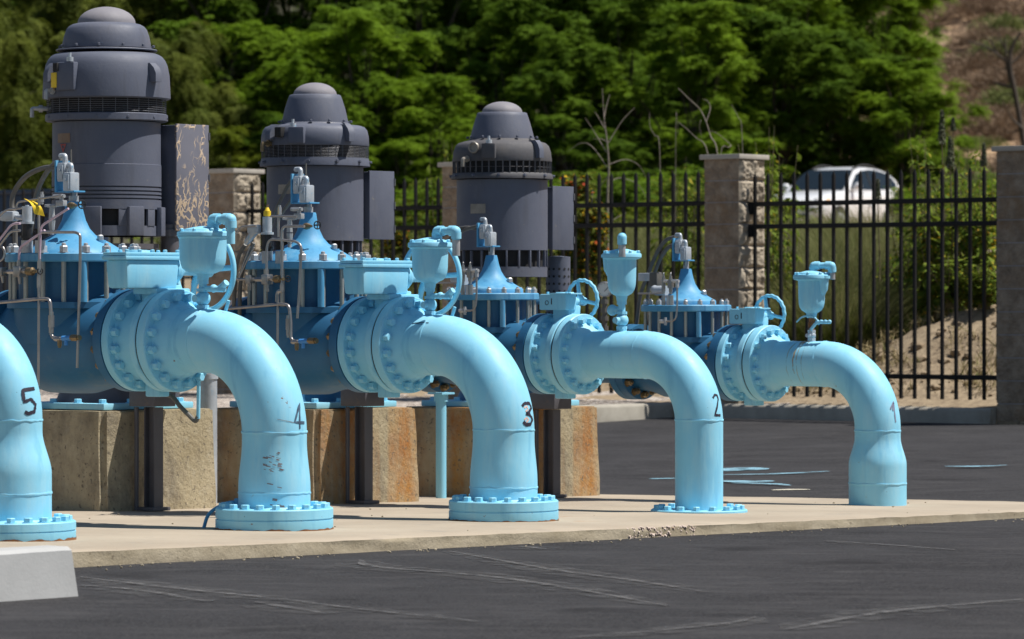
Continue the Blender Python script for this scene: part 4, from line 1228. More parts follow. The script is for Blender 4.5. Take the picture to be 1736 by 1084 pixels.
conduit(1, [[sv(1, 1146, 402, 0), sv(1, 1130, 407, 0.03), sv(1, 1117, 423, 0.06), sv(1, 1106, 446, 0.06), sv(1, 1098, 468, 0.06), sv(1, 1086, 500, 0.06), sv(1, 1078, 560, 0.06)],
            [sv(1, 1147, 414, 0.03), sv(1, 1133, 420, 0.05), sv(1, 1120, 438, 0.08), sv(1, 1110, 462, 0.08), sv(1, 1100, 490, 0.08), sv(1, 1093, 560, 0.08)]], 0.0125)

# pilot tubing of the two large valves (measured on each)
def tube_part(pt, name, pts, r, mat=None, rad=0.03, label=None):
    pt.part(name, MB().tube(bend(pts, rad, 5), r, 10), mat or MAT['tube_steel'], ang=60, label=label)
def fitting(mb, p, d, r=0.014, l=0.03):
    d = V(d).normalized(); p = V(p)
    mb.cyl(p - d * l * 0.5, p + d * l * 0.5, r, n=6).cyl(p - d * l * 0.8, p + d * l * 0.8, r * 0.72, n=10)
surf('pink_glint_tube', (0.50, 0.36, 0.44), (0.62, 0.48, 0.56), 0.4, 10, 0)  # pinkish highlight of the steel tubes put into their base colour
def pilots(i, dpx, dpy, v):
    pt = CV[i][0]
    yl = -0.40
    S = lambda px, py, y=yl: survey(i, px + dpx, py + dpy, y)
    UP, X_ = V((0, 0, 1)), V((1, 0, 0))
    # long drip tube in front of the studs, and its feed
    if i == 4:
        tube_part(pt, 'pilot_tube', [S(72, 394), S(128, 394), S(136, 398), S(136, 440), S(134, 520), S(131, 624)], 0.0075)
        tube_part(pt, 'pilot_tube', [S(66, 334), S(66, 400), S(67, 470)], 0.0062)
        tube_part(pt, 'pilot_tube', [S(66, 470), S(65, 655)], 0.0066)
        tube_part(pt, 'pilot_tube', [S(-12, 514), S(70, 507), S(85, 507), S(87, 540), S(87, 572), S(98, 574)], 0.0088)
        tube_part(pt, 'pilot_tube', [S(116, 354), S(69, 384), S(67, 445)], 0.0062, MAT['pink_glint_tube'], label='pilot tube with its pinkish highlight in the colour')
        tube_part(pt, 'pilot_tube', [S(76, 391), S(33, 420), S(32, 448)], 0.0066, MAT['pink_glint_tube'])
        tube_part(pt, 'pilot_tube', [S(-14, 424), S(20, 380), S(34, 379)], 0.0062, MAT['pink_glint_tube'])
        tube_part(pt, 'pilot_tube', [S(-10, 430), S(18, 392), S(34, 391)], 0.0066)
        tube_part(pt, 'pilot_tube', [S(27, 358), S(29, 343), S(96, 333), S(104, 331)], 0.0055)
        tube_part(pt, 'pilot_tube', [S(-6, 372), S(10, 356), S(37, 353)], 0.0062)
    else:
        tube_part(pt, 'pilot_tube', [S(455, 410) if False else S(462, 406), S(500, 409), S(511, 416), S(510, 440), S(507, 500), S(504, 540)], 0.0072)
        tube_part(pt, 'pilot_tube', [S(452, 457), S(452, 420), S(456, 407), S(478, 405)], 0.0068)
        tube_part(pt, 'pilot_tube', [S(516, 384), S(482, 384), S(478, 390), S(478, 486)], 0.0078)
        tube_part(pt, 'pilot_tube', [S(471, 500), S(470, 640)], 0.0066)
        tube_part(pt, 'pilot_tube', [S(384, 524), S(476, 516), S(490, 517), S(493, 545), S(493, 576), S(503, 580)], 0.0088)
        tube_part(pt, 'pilot_tube', [S(459, 367), S(496, 367), S(503, 368)], 0.0062)
        tube_part(pt, 'pilot_tube', [S(472, 368), S(472, 402)], 0.0062)
        tube_part(pt, 'pilot_tube', [S(400, 397), S(408, 385), S(434, 383)], 0.0062)
        tube_part(pt, 'pilot_tube', [S(431, 420), S(420, 440), S(403, 476)], 0.0045)
        tube_part(pt, 'pilot_tube', [S(424, 418), S(412, 450), S(404, 474)], 0.0045)
    # sampling cock on the body
    k = (lambda a, b, y=yl: S(a, b, y)) if i == 4 else (lambda a, b, y=yl: S(a + 402, b + 5, y))
    f = MB()
    fitting(f, k(87, 545), UP, 0.016, 0.06); fitting(f, k(87, 560), UP, 0.013, 0.03); fitting(f, k(99, 575), X_, 0.014, 0.035)
    pt.part('tube_fitting', f, MAT['steel'])
    pt.part('cock', MB().cyl(k(106, 574), k(124, 573), 0.013, n=12).cyl(k(112, 574), k(112, 586), 0.010, n=8), MAT['deep_cock'])
    f = MB(); fitting(f, k(128, 573), X_, 0.019, 0.04); pt.part('cock_nut', f, MAT['brass'])
    f = MB(); fitting(f, k(101, 582), UP, 0.012, 0.03); pt.part('drain_plug', f, MAT['brass'])
    # manifold row across the studs: strainer bodies, nipple, brass needle valve with a small wheel
    m = (lambda a, b, y=yl: S(a, b, y)) if i == 4 else (lambda a, b, y=yl: S(a + 420, b + 13, y))
    f = MB()
    f.box(m(33, 461), (0.045, 0.05, 0.055), bev=0.006).cyl(m(33, 466), m(34, 482), 0.012, 0.007, n=10)
    fitting(f, m(20, 461), X_, 0.013, 0.05); fitting(f, m(5, 461), X_, 0.015, 0.03); fitting(f, m(42, 460), X_, 0.014, 0.025); fitting(f, m(32, 449), UP, 0.012, 0.03)
    f.cyl(m(-20, 461), m(28, 461), 0.008, n=10)
    f.box(m(4, 461), (0.035, 0.045, 0.045), bev=0.006).cyl(m(4, 466), m(5, 480), 0.012, 0.006, n=10)
    pt.part('strainer', f, MAT['steel'])
    f = MB().lathe([(0.012, 0), (0.019, 0.008), (0.022, 0.02), (0.019, 0.034), (0.021, 0.04), (0.021, 0.05), (0.010, 0.056), (0.008, 0.075)], 16, zmat(m(44, 460.5), X_))
    pt.part('needle_valve', f, MAT['brass'])
    f = MB().torus(m(68, 460), (1, -0.3, 0), 0.015, 0.0032, 20, 6).cyl(m(64, 460), m(69, 460), 0.004, n=6)
    pt.part('small_wheel', f, MAT['black_plastic'])
    if i == 4:
        f = MB(); fitting(f, m(67, 450), UP, 0.012, 0.04); fitting(f, m(66, 478), UP, 0.011, 0.06)
    else:
        f = MB(); fitting(f, S(478, 488), UP, 0.012, 0.03); f.tube(bend([S(478, 490), S(478, 494), S(472, 494), S(470, 500), S(470, 512)], 0.015), 0.011, 8)
    pt.part('tube_fitting', f, MAT['steel'])
    # brass needle valve at the bonnet
    b = (lambda a, b_, y=-0.10: S(a, b_, y)) if i == 4 else (lambda a, b_, y=-0.10: S(a + 399, b_ + 35, y))
    f = MB().lathe([(0.011, 0), (0.017, 0.006), (0.019, 0.022), (0.014, 0.034), (0.016, 0.04), (0.010, 0.05), (0.006, 0.07)], 14, zmat(b(117, 349), (1, -0.2, 0)))
    pt.part('needle_valve', f, MAT['brass'])
    f = MB().torus(b(139, 347), (1, -0.3, 0), 0.021, 0.0036, 22, 6).cyl(b(134, 347), b(140, 347), 0.005, n=6)
    for q in range(4): f.tube([b(139, 347), b(139, 347) + V((0, math.cos(q * PI / 2), math.sin(q * PI / 2))) * 0.02], 0.003, 5)
    pt.part('small_wheel', f, MAT['black_plastic'])
    # fittings row behind it, solenoid pilot on its black body, second pilot
    c = (lambda a, b_, y=-0.27: S(a, b_, y)) if i == 4 else (lambda a, b_, y=-0.27: S(a + 403, b_ + 22, y))
    f = MB(); fitting(f, c(100, 333), X_, 0.013, 0.05); fitting(f, c(104, 338), UP, 0.011, 0.03)
    f.box(c(104, 345), (0.055, 0.03, 0.03), bev=0.004); fitting(f, c(88, 349), X_, 0.010, 0.06); fitting(f, c(71, 336), UP, 0.011, 0.04)
    f.cyl(c(88, 350), c(88, 372), 0.012, 0.017, n=10).cyl(c(88, 374), c(88, 390), 0.018, 0.013, n=8).cyl(c(88, 390), c(88, 398), 0.010, n=8)
    pt.part('tube_fitting', f, MAT['dull_zinc'])
    d = (lambda a, b_, y=-0.33: S(a, b_, y)) if i == 4 else (lambda a, b_, y=-0.33: S(a + 407, b_ + 18, y))
    c0 = d(46, 364)
    f = MB().cyl(d(46, 378), d(46, 350), 0.026, n=20).cyl(d(46, 380), d(46, 376), 0.036, n=20).cyl(d(46, 350), d(46, 348), 0.010, n=10)
    pt.part('solenoid', f, MAT['cast_grey'])
    f = MB().cyl(d(46, 380), d(46, 408), 0.027, n=16).cyl(d(46, 400), d(46, 404), 0.036, n=16)
    pt.part('pilot_body', f, MAT['black_plastic'])
    f = MB().cyl(d(46, 408), d(46, 429), 0.030, n=16).cyl(d(68, 408), d(68, 429), 0.027, n=16).cyl(d(46, 404), d(46, 408), 0.020, n=10)
    pt.part('pilot_base', f, MAT['dull_zinc'])
    f = MB().cyl(d(68, 392), d(68, 406), 0.022, n=14).cyl(d(68, 388), d(68, 392), 0.034, n=16)
    pt.part('pilot_body', f, MAT['dark_inside'])
    if i == 4:
        f = MB(); P4 = [S(48, 339, -0.40), S(57, 344, -0.41), S(63, 352, -0.42), S(67, 365, -0.42)]
        vs = []
        for q, p in enumerate(spline(P4, 5)):
            w_ = 0.030 + 0.0005 * q
            vs += [p + V((-w_ * 0.75, -0.010, 0.006)), p + V((w_ * 0.5, 0.016, -0.006))]
        vs = [v for v in vs]
        nq = len(vs) // 2
        f.add(vs + [v + V((0.001, 0.002, 0)) for v in vs], [[2*q, 2*q+1, 2*q+3, 2*q+2] for q in range(nq-1)] + [[2*nq+2*q+2, 2*nq+2*q+3, 2*nq+2*q+1, 2*nq+2*q] for q in range(nq-1)])
        pt.part('yellow_tag', f, MAT['yellow_tag'])
        f = MB().box(S(16, 367, -0.33), (0.10, 0.05, 0.05), bev=0.012).cyl(S(26, 368, -0.33), S(44, 370, -0.33), 0.014, n=10)
        pt.part('cable_box', f, MAT['cast_grey'])
        f = MB().torus(S(-4, 430, -0.36), (0.3, -1, 0), 0.042, 0.007, 30, 8)
        pt.part('gauge_rim', f, MAT['steel'])
    else:
        f = MB().cyl(d(46, 349), d(46, 340), 0.020, n=18).cyl(d(46, 340), d(46, 334), 0.016, 0.008, n=14)
        pt.part('yellow_cap', f, MAT['yellow_tag'])
        f = MB().cyl(d(46, 338), d(46, 328), 0.006, n=8).build
        pt.part('cap_stem', MB().cyl(d(46, 340), d(46, 329), 0.007, n=8), MAT['brass'])
        f = MB().box(S(431, 389, -0.36), (0.075, 0.04, 0.05), bev=0.010).tube([S(436, 388, -0.36), S(419, 410, -0.36), S(417, 414, -0.36)], [0.022, 0.018, 0.010], 10)
        pt.part('cable_box', f, MAT['cast_grey'])
        f = MB().tube(spline([S(416, 415, -0.34), S(406, 432, -0.33), S(400, 460, -0.32), S(396, 520, -0.3)], 6), 0.011, 8).tube(spline([S(430, 412, -0.30), S(416, 440, -0.3), S(408, 480, -0.3), S(406, 540, -0.3)], 6), 0.011, 8)
        pt.part('cable_conduit', f, MAT['rubber_conduit'])
surf('deep_cock', (0.05, 0.24, 0.60), (0.08, 0.30, 0.66), 0.4, 10, 0)
pilots(4, 0, 0, 0)
pilots(3, 0, 0, 1)

# pilots of the two smaller valves
def small_pilots(i, dx, dy):
    pt = CV[i][0]
    S = lambda px, py, y=-0.30: survey(i, px + dx, py + dy, y)
    UP, X_ = V((0, 0, 1)), V((1, 0, 0))
    for px in (785, 797):
        f = MB().cyl(S(px, 500), S(px, 483), 0.018 if px == 797 else 0.012, n=12)
        fitting(f, S(px, 470), UP, 0.013, 0.05); fitting(f, S(px, 458), UP, 0.012, 0.035)
        f.cyl(S(px, 462), S(px, 446), 0.005, n=8).ball(S(px, 446), 0.006, 8)
        if px == 797: f.box(S(px, 464), (0.03, 0.03, 0.05), bev=0.004)
        pt.part('pilot_valve', f, MAT['steel'])
    pt.part('pilot_base', MB().cyl(S(795, 500), S(795, 483), 0.020, n=14), MAT['cast_grey'])
    f = MB(); fitting(f, S(804, 459), X_, 0.013, 0.04); f.cyl(S(808, 458), S(808, 470), 0.012, n=8); fitting(f, S(788, 459), X_, 0.012, 0.03)
    fitting(f, S(784, 527), X_, 0.014, 0.03); fitting(f, S(788, 527), V((0, 0, 1)), 0.011, 0.03)
    pt.part('tube_fitting', f, MAT['dull_zinc'])
    tube_part(pt, 'pilot_tube', [S(808, 466), S(808, 505), S(806, 522), S(800, 527), S(782, 527)], 0.0058)
    f = MB().cyl(S(772, 475, -0.2), S(790, 475, -0.2), 0.030, n=16).ball(S(770, 473, -0.2), 0.026, 12)
    pt.part('pilot_body', f, MAT['cast_grey'])
    tube_part(pt, 'pilot_tube', [S(742, 480, -0.26), S(770, 480, -0.26), S(786, 478, -0.26)], 0.0055)
small_pilots(2, 0, 0)
small_pilots(1, 340, 18)
f = MB().box(survey(1, 1096, 470, -0.05), (0.10, 0.05, 0.05), bev=0.008)
CV[1][0].part('cable_box', f, MAT['cast_grey'])
f = MB().box(survey(1, 1112, 474, -0.05), (0.06, 0.06, 0.09), bev=0.006)
CV[1][0].part('solenoid', f, MAT['rubber_conduit'])

# a pressure gauge on its riser, by the number 2 air valve
gp = survey(1, 1025, 491, -0.25)
g = PT('pressure_gauge', 'round pressure gauge on a dark riser, left of the number 2 air valve', 'gauge', 1, gp.x, gp.y, gp.z - 0.33)
gd = V((0.5, -0.85, 0)).normalized()
g.part('gauge_case', MB().lathe([(0.046, -0.03), (0.05, -0.025), (0.05, 0.008), (0.044, 0.012), (0.044, 0.004), (0.001, 0.004)], 32, zmat(gp, gd), cap=False).lathe([(0.001, -0.03), (0.046, -0.03)], 32, zmat(gp, gd), cap=False), MAT['steel'])
fc = g.part('dial_face', MB().lathe([(0.001, 0.0), (0.043, 0.0)], 32, zmat(gp + gd * 0.006, gd), cap=False), MAT['lamp_clear'])
nd = MB(); Mg = zmat(gp + gd * 0.0085, gd)
nd.add([Mg @ V(p) for p in ((-0.002, -0.012, 0), (0.002, -0.012, 0), (0.030, 0.018, 0), (0.028, 0.020, 0))], [[0, 1, 2, 3]])
for q in range(9):
    a = R(-45 + q * 33.75)
    nd.add([Mg @ V((math.cos(a + da) * rr, math.sin(a + da) * rr, 0)) for da, rr in ((-0.03, 0.033), (0.03, 0.033), (0.03, 0.040), (-0.03, 0.040))], [[0, 1, 2, 3]])
g.part('needle', nd, MAT['black_plastic'], fc)
rs = MB().cyl(gp + V((0, 0, -0.05)), gp + V((0, 0, -0.33)), 0.016, n=12)
for zz in (-0.075, -0.13, -0.18, -0.24): rs.cyl(gp + V((0, 0, zz - 0.014)), gp + V((0, 0, zz + 0.014)), 0.024, n=8)
g.part('riser', rs, MAT['rubber_conduit'])

# ---- pump heads on concrete pedestals, supports
XH = -3.0
for i, mat, lab, rx in ((3, 'pedestal_plain', 'pale concrete pedestal with least rust, leftmost of the three', 0.0), (2, 'pedestal_rusty', 'concrete pedestal with orange rust stains, between the number 4 and 3 pipes', 0.0),
                    (1, 'pedestal_streaked', 'rust-streaked concrete pedestal behind the number 3 pipe, nearest the asphalt', 0.0)):
    h = 0.538
    pt = PT('pedestal', lab, 'pedestal', i, XH, 0, -0.05, 'concrete pump pedestals')
    mb = MB(); bm = bmesh.new()
    bmesh.ops.create_cube(bm, size=1.0)
    bmesh.ops.bevel(bm, geom=[e for e in bm.edges if abs(e.verts[0].co.z - e.verts[1].co.z) > 0.5], offset=0.035, segments=3, affect='EDGES')
    bmesh.ops.bevel(bm, geom=[e for e in bm.edges if all(v.co.z > 0.49 for v in e.verts)], offset=0.012, segments=2, affect='EDGES')
    bmesh.ops.subdivide_edges(bm, edges=list(bm.edges), cuts=3, use_grid_fill=True)
    bmesh.ops.triangulate(bm, faces=[f for f in bm.faces if len(f.verts) > 4])
    bm.verts.index_update()
    vs = []
    for v in bm.verts:
        k = 1 + 0.035 * (0.5 - v.co.z)
        p = V((v.co.x * 0.905 * k, v.co.y * 0.91 * k, (v.co.z + 0.5) * (h + 0.09)))
        p += V((1, 1, 0.4)) * 0.007 * noise.noise(p * 4 + V((i * 3, 0, 0)))
        vs.append(V((XH, 0, -0.09)) + p)
    mb.add(vs, [[v.index for v in f.verts] for f in bm.faces]); bm.free()
    pt.part('concrete_block', mb, MAT[mat], ang=40)
    mot_z = {3: 1.555, 2: 1.42, 1: 1.31}[i]
    ph = PT('pump_casing', {3: 'blue pump discharge head under the biggest motor, bolted to pale pedestal', 2: 'blue pump discharge head under the middle motor, on the rusty pedestal', 1: 'blue pump discharge head under the rightmost motor'}[i],
            'pump', i, XH, 0, h, 'pumps on the pedestals')
    T = Matrix.Translation(V((XH, 0, 0)))
    bp = MB().box((XH, 0, h + 0.022), (0.72, 0.72, 0.036), bev=0.006)
    b_ = ph.part('base_plate', bp, BLUE)
    for sx in (-0.3, -0.1, 0.1, 0.3):
        for sy in (-0.31, 0.31): ph.copy('bolt', BOLT_BASE, V((XH + sx, sy, h + 0.04)), V((0, 0, 1)), b_)
    for sy in (-0.1, 0.1): ph.copy('bolt', BOLT_BASE, V((XH + 0.31, sy, h + 0.04)), V((0, 0, 1)), b_)
    Z0, Z1 = h + 0.04, mot_z
    hd = MB().lathe([(0.29, Z0), (0.275, Z0 + 0.02), (0.245, Z0 + 0.09), (0.24, Z0 + 0.5), (0.24, Z1 - 0.12), (0.31, Z1 - 0.10), (0.31, Z1 - 0.07)], 48, T)
    za = PIPES[i]['za']; xv = {3: -1.405, 2: -1.58, 1: -1.50}[i]
    xb = {3: -0.91, 2: -1.098, 1: -1.055}[i] - 0.05
    xr = xv - (xb - xv)
    rr = 0.16 if i == 3 else 0.135
    hd.lathe([(rr, XH), (rr, xr - 0.05), (rr + 0.10, xr - 0.05), (rr + 0.10, xr - 0.003), (0.05, xr - 0.003)], 48, zmat((0, 0, za), (1, 0, 0)))
    ph.part('head_casting', hd, DEEP if i != 3 else MAT['post_grey'])
    if i != 3: ring_bolts(ph, BOLT_BRONZE, 'bronze_bolt', ph.o, V((xr - 0.05, 0, za)), V((-1, 0, 0)), rr + 0.068, 12, skip=lambda p: p.z > za)
    # steel post that carries the pipe
    zt = {3: 0.66, 2: 0.655, 1: 0.63}[i]
    sp = PT('pipe_support', {3: 'grey steel post with saddle in front of the pale pedestal', 2: 'grey steel post in front of the rusty pedestal, left of number 3 pipe', 1: 'grey steel post between the number 3 pipe and a pedestal'}[i],
            'support post', i, -2.42, -0.185, -0.03, 'steel pipe supports')
    c = V((-2.42, -0.185, 0))
    for nm, d, cc in (('web', (0.008, 0.10, zt - 0.10), (0, 0)),):
        w = MB().box((c.x, c.y, (zt - 0.10) / 2 - 0.02), (0.062, 0.010, zt - 0.06)).box((c.x - 0.036, c.y, (zt - 0.10) / 2 - 0.02), (0.010, 0.07, zt - 0.06)).box((c.x + 0.036, c.y, (zt - 0.10) / 2 - 0.02), (0.010, 0.07, zt - 0.06))
        w.box((c.x, c.y, -0.012), (0.13, 0.14, 0.02), bev=0.003)
        sp.part('post', w, MAT['post_grey'])
    sp.part('saddle', MB().box((c.x - 0.01, c.y, zt - 0.045), (0.20, 0.17, 0.10), bev=0.005), MAT['post_grey'])
    cn = MB().cyl((c.x - 0.075, c.y - 0.06, -0.02), (c.x - 0.075, c.y - 0.06, zt - 0.1), 0.013, n=10)
    sp.part('conduit', cn, MAT['cast_grey'] if False else MAT['post_grey'])

# thin blue drain pipe by the last pedestal
pt = PT('drain_pipe', 'thin upright blue pipe standing between two rusty pedestals', 'pipe', 1, -2.86, -0.74, -0.02)
pt.part('pipe_shaft', MB().cyl((-2.86, -0.74, -0.03), (-2.86, -0.74, 0.61), 0.033, n=18), BLUE)
pt.part('pipe_collar', MB().cyl((-2.86, -0.74, 0.585), (-2.86, -0.74, 0.63), 0.045, n=18).box((-2.86, -0.74, 0.636), (0.12, 0.12, 0.012)), BLUE)
# galvanised conduit stubs behind
pt = PT('conduit_riser', 'pale grey conduit riser behind the number 4 elbow', 'conduit', 3, -2.9, 0.75, 0)
pt.part('conduit_shaft', MB().cyl((-2.9, 0.75, -0.03), (-2.9, 0.75, 0.70), 0.052, n=20), MAT['cast_grey'])
pt.part('conduit_cap', MB().cyl((-2.9, 0.75, 0.70), (-2.9, 0.75, 0.73), 0.058, n=20), MAT['cast_grey'])
pt = PT('perforated_guard', 'grey perforated sheet guard below the rightmost motor box', 'guard', 1, -2.94, 0.51, 0)
gd_ = MB().lathe([(0.080, -0.03), (0.080, zpx(1, 930, 432) if False else 1.50), (0.02, 1.505)], 32, Matrix.Translation(V((-2.94, 0.51, 0))))
gs = pt.part('guard_sheet', gd_, MAT['motor_grey'])
hl = MB()
for zz in lin(0.75, 1.42, 15):
    for q in range(14):
        a = 2 * PI * (q + 0.25) / 14
        hl.lathe([(0.0001, 0), (0.0085, 0)], 10, zmat(V((-2.94, 0.51, zz)) + V((math.cos(a), math.sin(a), 0)) * 0.0815, (math.cos(a), math.sin(a), 0)), cap=False)
pt.part('punched_holes', hl, MAT['dark_inside'], gs)

# ---- the vertical pump motors
def motor(i, lab, px, scale, rows, box, old=False, kind='slim'):
    cx = -2.985
    drop = DROP[i]
    Z = lambda y: drop + (HOR - y) / scale
    rr = lambda p: p / scale
    pt = PT('pump_motor', lab, 'motor', i, cx, 0, Z(rows['base']), 'vertical pump motors')
    T = Matrix.Translation(V((cx, 0, 0)))
    G = MAT['motor_old'] if old == 'hood' else MAT['motor_grey']
    GR = MAT['motor_grey']
    ydt, ydb, rd = rows['dome']
    dome = [(max(0.002, rr(rd) * math.cos(a)), Z(ydb) + (Z(ydt) - Z(ydb)) * math.sin(a)) for a in lin(0, PI/2 - 0.02, 12)]
    pt.part('dome', MB().lathe(dome, 48, T), MAT['motor_dusty'], ang=60)
    cap = [(rr(r_), Z(y_)) for y_, r_ in rows['cap']]
    pt.part('fan_cap', MB().lathe(cap, 64, T), GR, ang=40)
    hood = [(rr(r_), Z(y_)) for y_, r_ in rows['hood']]
    hd = pt.part('motor_hood', MB().lathe(hood, 64, T), G, ang=40)
    # screen band: wires in front of a dark recess
    ys0, ys1, rs = rows['screen']
    pt.part('screen_recess', MB().lathe([(rr(rs) - 0.02, Z(ys1)), (rr(rs) - 0.02, Z(ys0))], 48, T, cap=False), MAT['dark_inside'])
    sc = MB()
    n1 = 30 if kind == 'big' else 44
    for k in range(n1):
        a = 2 * PI * k / n1
        p = V((cx + rr(rs) * math.cos(a), rr(rs) * math.sin(a), 0))
        sc.tube([p + V((0, 0, Z(ys1))), p + V((0, 0, Z(ys0)))], 0.0022 if kind != 'bars' else 0.006, 4)
    for zz in lin(Z(ys1), Z(ys0), 8 if kind == 'big' else (10 if kind == 'slim' else 3)):
        sc.torus((cx, 0, zz), (0, 0, 1), rr(rs), 0.0016, 64, 4)
    pt.part('air_screen', sc, MAT['screen_wire'] if kind != 'bars' else MAT['motor_old'], ang=60)
    ring = [(rr(r_), Z(y_)) for y_, r_ in rows['ring']]
    pt.part('lower_ring', MB().lathe(ring, 64, T), G, ang=40)
    drum = [(rr(r_), Z(y_)) for y_, r_ in rows['drum']]
    dr = pt.part('motor_drum', MB().lathe(drum, 72, T), GR, ang=40)
    # base: castellated adapter
    yb0, yb1, yb2, rb = rows['foot']
    ft = MB().lathe([(rr(rb) - 0.03, Z(yb0)), (rr(rb) - 0.03, Z(yb2))], 48, T, cap=False)
    pt.part('base_recess', ft, MAT['dark_inside'])
    ft = MB().lathe([(rr(rb) - 0.03, Z(yb2)), (rr(rb), Z(yb2)), (rr(rb), Z(yb1)), (rr(rb) - 0.03, Z(yb1))], 64, T, cap=False)
    nk = 10 if kind == 'big' else 22
    for k in range(nk):
        a = 2 * PI * (k + 0.3) / nk
        wdt = 0.07 if kind == 'big' else 0.012
        ft.box((cx + (rr(rb) - 0.006) * math.cos(a), (rr(rb) - 0.006) * math.sin(a), (Z(yb0) + Z(yb1)) / 2), (0.018, wdt, Z(yb0) - Z(yb1) + 0.004), rz=a, bev=0.003)
    if kind == 'big':
        for a in lin(0, 2 * PI, 9)[:-1]:
            a += 0.55
            ft.box((cx + (rr(rb) + 0.012) * math.cos(a), (rr(rb) + 0.012) * math.sin(a), (Z(yb0 - 4) + Z(yb2)) / 2), (0.03, 0.10, Z(yb0 - 4) - Z(yb2)), rz=a, bev=0.006)
    pt.part('base_adapter', ft, GR)
    # bolts round the lower ring and the cap's rim
    for k in range(12):
        a = 2 * PI * (k + 0.2) / 12
        pt.copy('bolt', RING_BOLT, V((cx + (rr(rows['ring'][1][1]) - 0.002) * math.cos(a), (rr(rows['ring'][1][1]) - 0.002) * math.sin(a), (Z(rows['ring'][1][0]) + Z(rows['ring'][-2][0])) / 2)), V((math.cos(a), math.sin(a), 0)))
        pt.copy('bolt', RING_BOLT, V((cx + (rr(rows['cap'][1][1]) + 0.016) * math.cos(a), (rr(rows['cap'][1][1]) + 0.016) * math.sin(a), Z(rows['cap'][0][0]) + 0.004)), V((0, 0, 1)))
    # terminal box at the far side
    x0, x1, y0, y1, zy0, zy1 = box
    bx = MB().box((cx + (x0 + x1) / 2, (y0 + y1) / 2, (Z(zy0) + Z(zy1)) / 2), (x1 - x0 - 0.02, y1 - y0, Z(zy0) - Z(zy1)), bev=0.006)
    bx.cyl((cx, 0.2, (Z(zy0) + Z(zy1)) / 2), (cx, y0 + 0.02, (Z(zy0) + Z(zy1)) / 2), 0.1, n=16)
    tb = pt.part('terminal_box', bx, GR)
    dm = MB().box((cx + x1 - 0.004, (y0 + y1) / 2, (Z(zy0) + Z(zy1)) / 2), (0.014, y1 - y0 + 0.012, Z(zy0) - Z(zy1) + 0.012), bev=0.003)
    door = pt.part('box_door', dm, MAT['peeling_paint'] if kind == 'big' else GR, tb, label='box door with peeling paint showing tan primer' if kind == 'big' else None)
    hg = MB()
    for zz in (Z(zy0) - 0.06, (Z(zy0) + Z(zy1)) / 2, Z(zy1) + 0.06): hg.cyl((cx + x1 + 0.002, y1 + 0.008, zz - 0.022), (cx + x1 + 0.002, y1 + 0.008, zz + 0.022), 0.007, n=8)
    pt.part('hinge', hg, MAT['screen_wire'], tb)
    return pt, Z, rr, cx, T

A = motor(3, 'biggest grey motor at the left with round dome and peeling terminal box', 181, 294.8, dict(
    base=418, dome=(12, 40.5, 49),
    cap=[(83, 40), (83, 75), (74, 74.5), (62, 72), (51, 68), (46, 64), (42.5, 58), (40.5, 50), (40, 40)],
    hood=[(169, 70), (170, 104), (168, 108), (160, 108), (130, 106.5), (112, 103), (103, 99), (97, 94), (94, 89), (92, 84), (91, 70)],
    screen=(170, 195, 100.5), ring=[(207.5, 80), (207.5, 101), (206, 103.5), (196, 103.5), (194.5, 101), (194.5, 80)],
    drum=[(356, 85), (356, 92.5)] + sum([[(y + 2.2, 92.5), (y + 2.0, 88), (y - 0.2, 88), (y - 0.4, 92.5)] for y in (338, 331.5, 325, 318)], []) + [(281, 92.5), (280.4, 91.5), (209, 91.5), (209, 80)],
    foot=(356, 384, 401, 91)), (-0.25, 0.26, 0.31, 0.565, 211, 389), kind='big')
Bm = motor(2, 'middle grey motor with tall tapered cap, between the pipes numbered 4 and 3', 534, 278.9, dict(
    base=450, dome=(140.5, 162, 37),
    cap=[(210, 40), (210, 56.5), (206, 56), (186, 51.5), (170, 46.5), (163, 43.8), (161.5, 42), (161, 34)],
    hood=[(248.5, 70), (249, 91), (247, 91.8), (232, 91), (222, 88.5), (216.5, 84), (214, 77), (212.5, 62), (210.5, 60), (209, 57), (209, 50)],
    screen=(249, 271, 90.5), ring=[(283, 78), (283, 93.5), (280.5, 93.5), (272, 91.5), (269.5, 91), (269.5, 70)],
    drum=[(409, 70), (409, 82), (284, 82), (284, 70)], foot=(409, 436, 450, 79)), (-0.20, 0.192, 0.285, 0.50, 290.5, 404), kind='slim')
Cm = motor(1, 'rightmost grey motor with dirty slotted band, in front of the hidden fence pillar', 848, 264.7, dict(
    base=491, dome=(172.5, 192, 34.5),
    cap=[(236.5, 40), (236.5, 54.5), (232, 53.8), (212, 48.5), (198, 44), (192.5, 42), (191.5, 40.5), (191, 32)],
    hood=[(274, 70), (275, 84), (273, 84.6), (258, 82.5), (248, 79), (243.5, 74), (241, 66), (238.5, 58), (236.5, 56), (236, 50)],
    screen=(275, 295, 83), ring=[(304.5, 72), (304.5, 86.5), (302, 86.5), (297, 85.5), (294.5, 83), (294.5, 66)],
    drum=[(425, 70), (425, 77.2), (306, 77.2), (306, 66)], foot=(426, 453, 470, 76.5)), (-0.19, 0.187, 0.285, 0.487, 316.5, 422), old='hood', kind='bars')
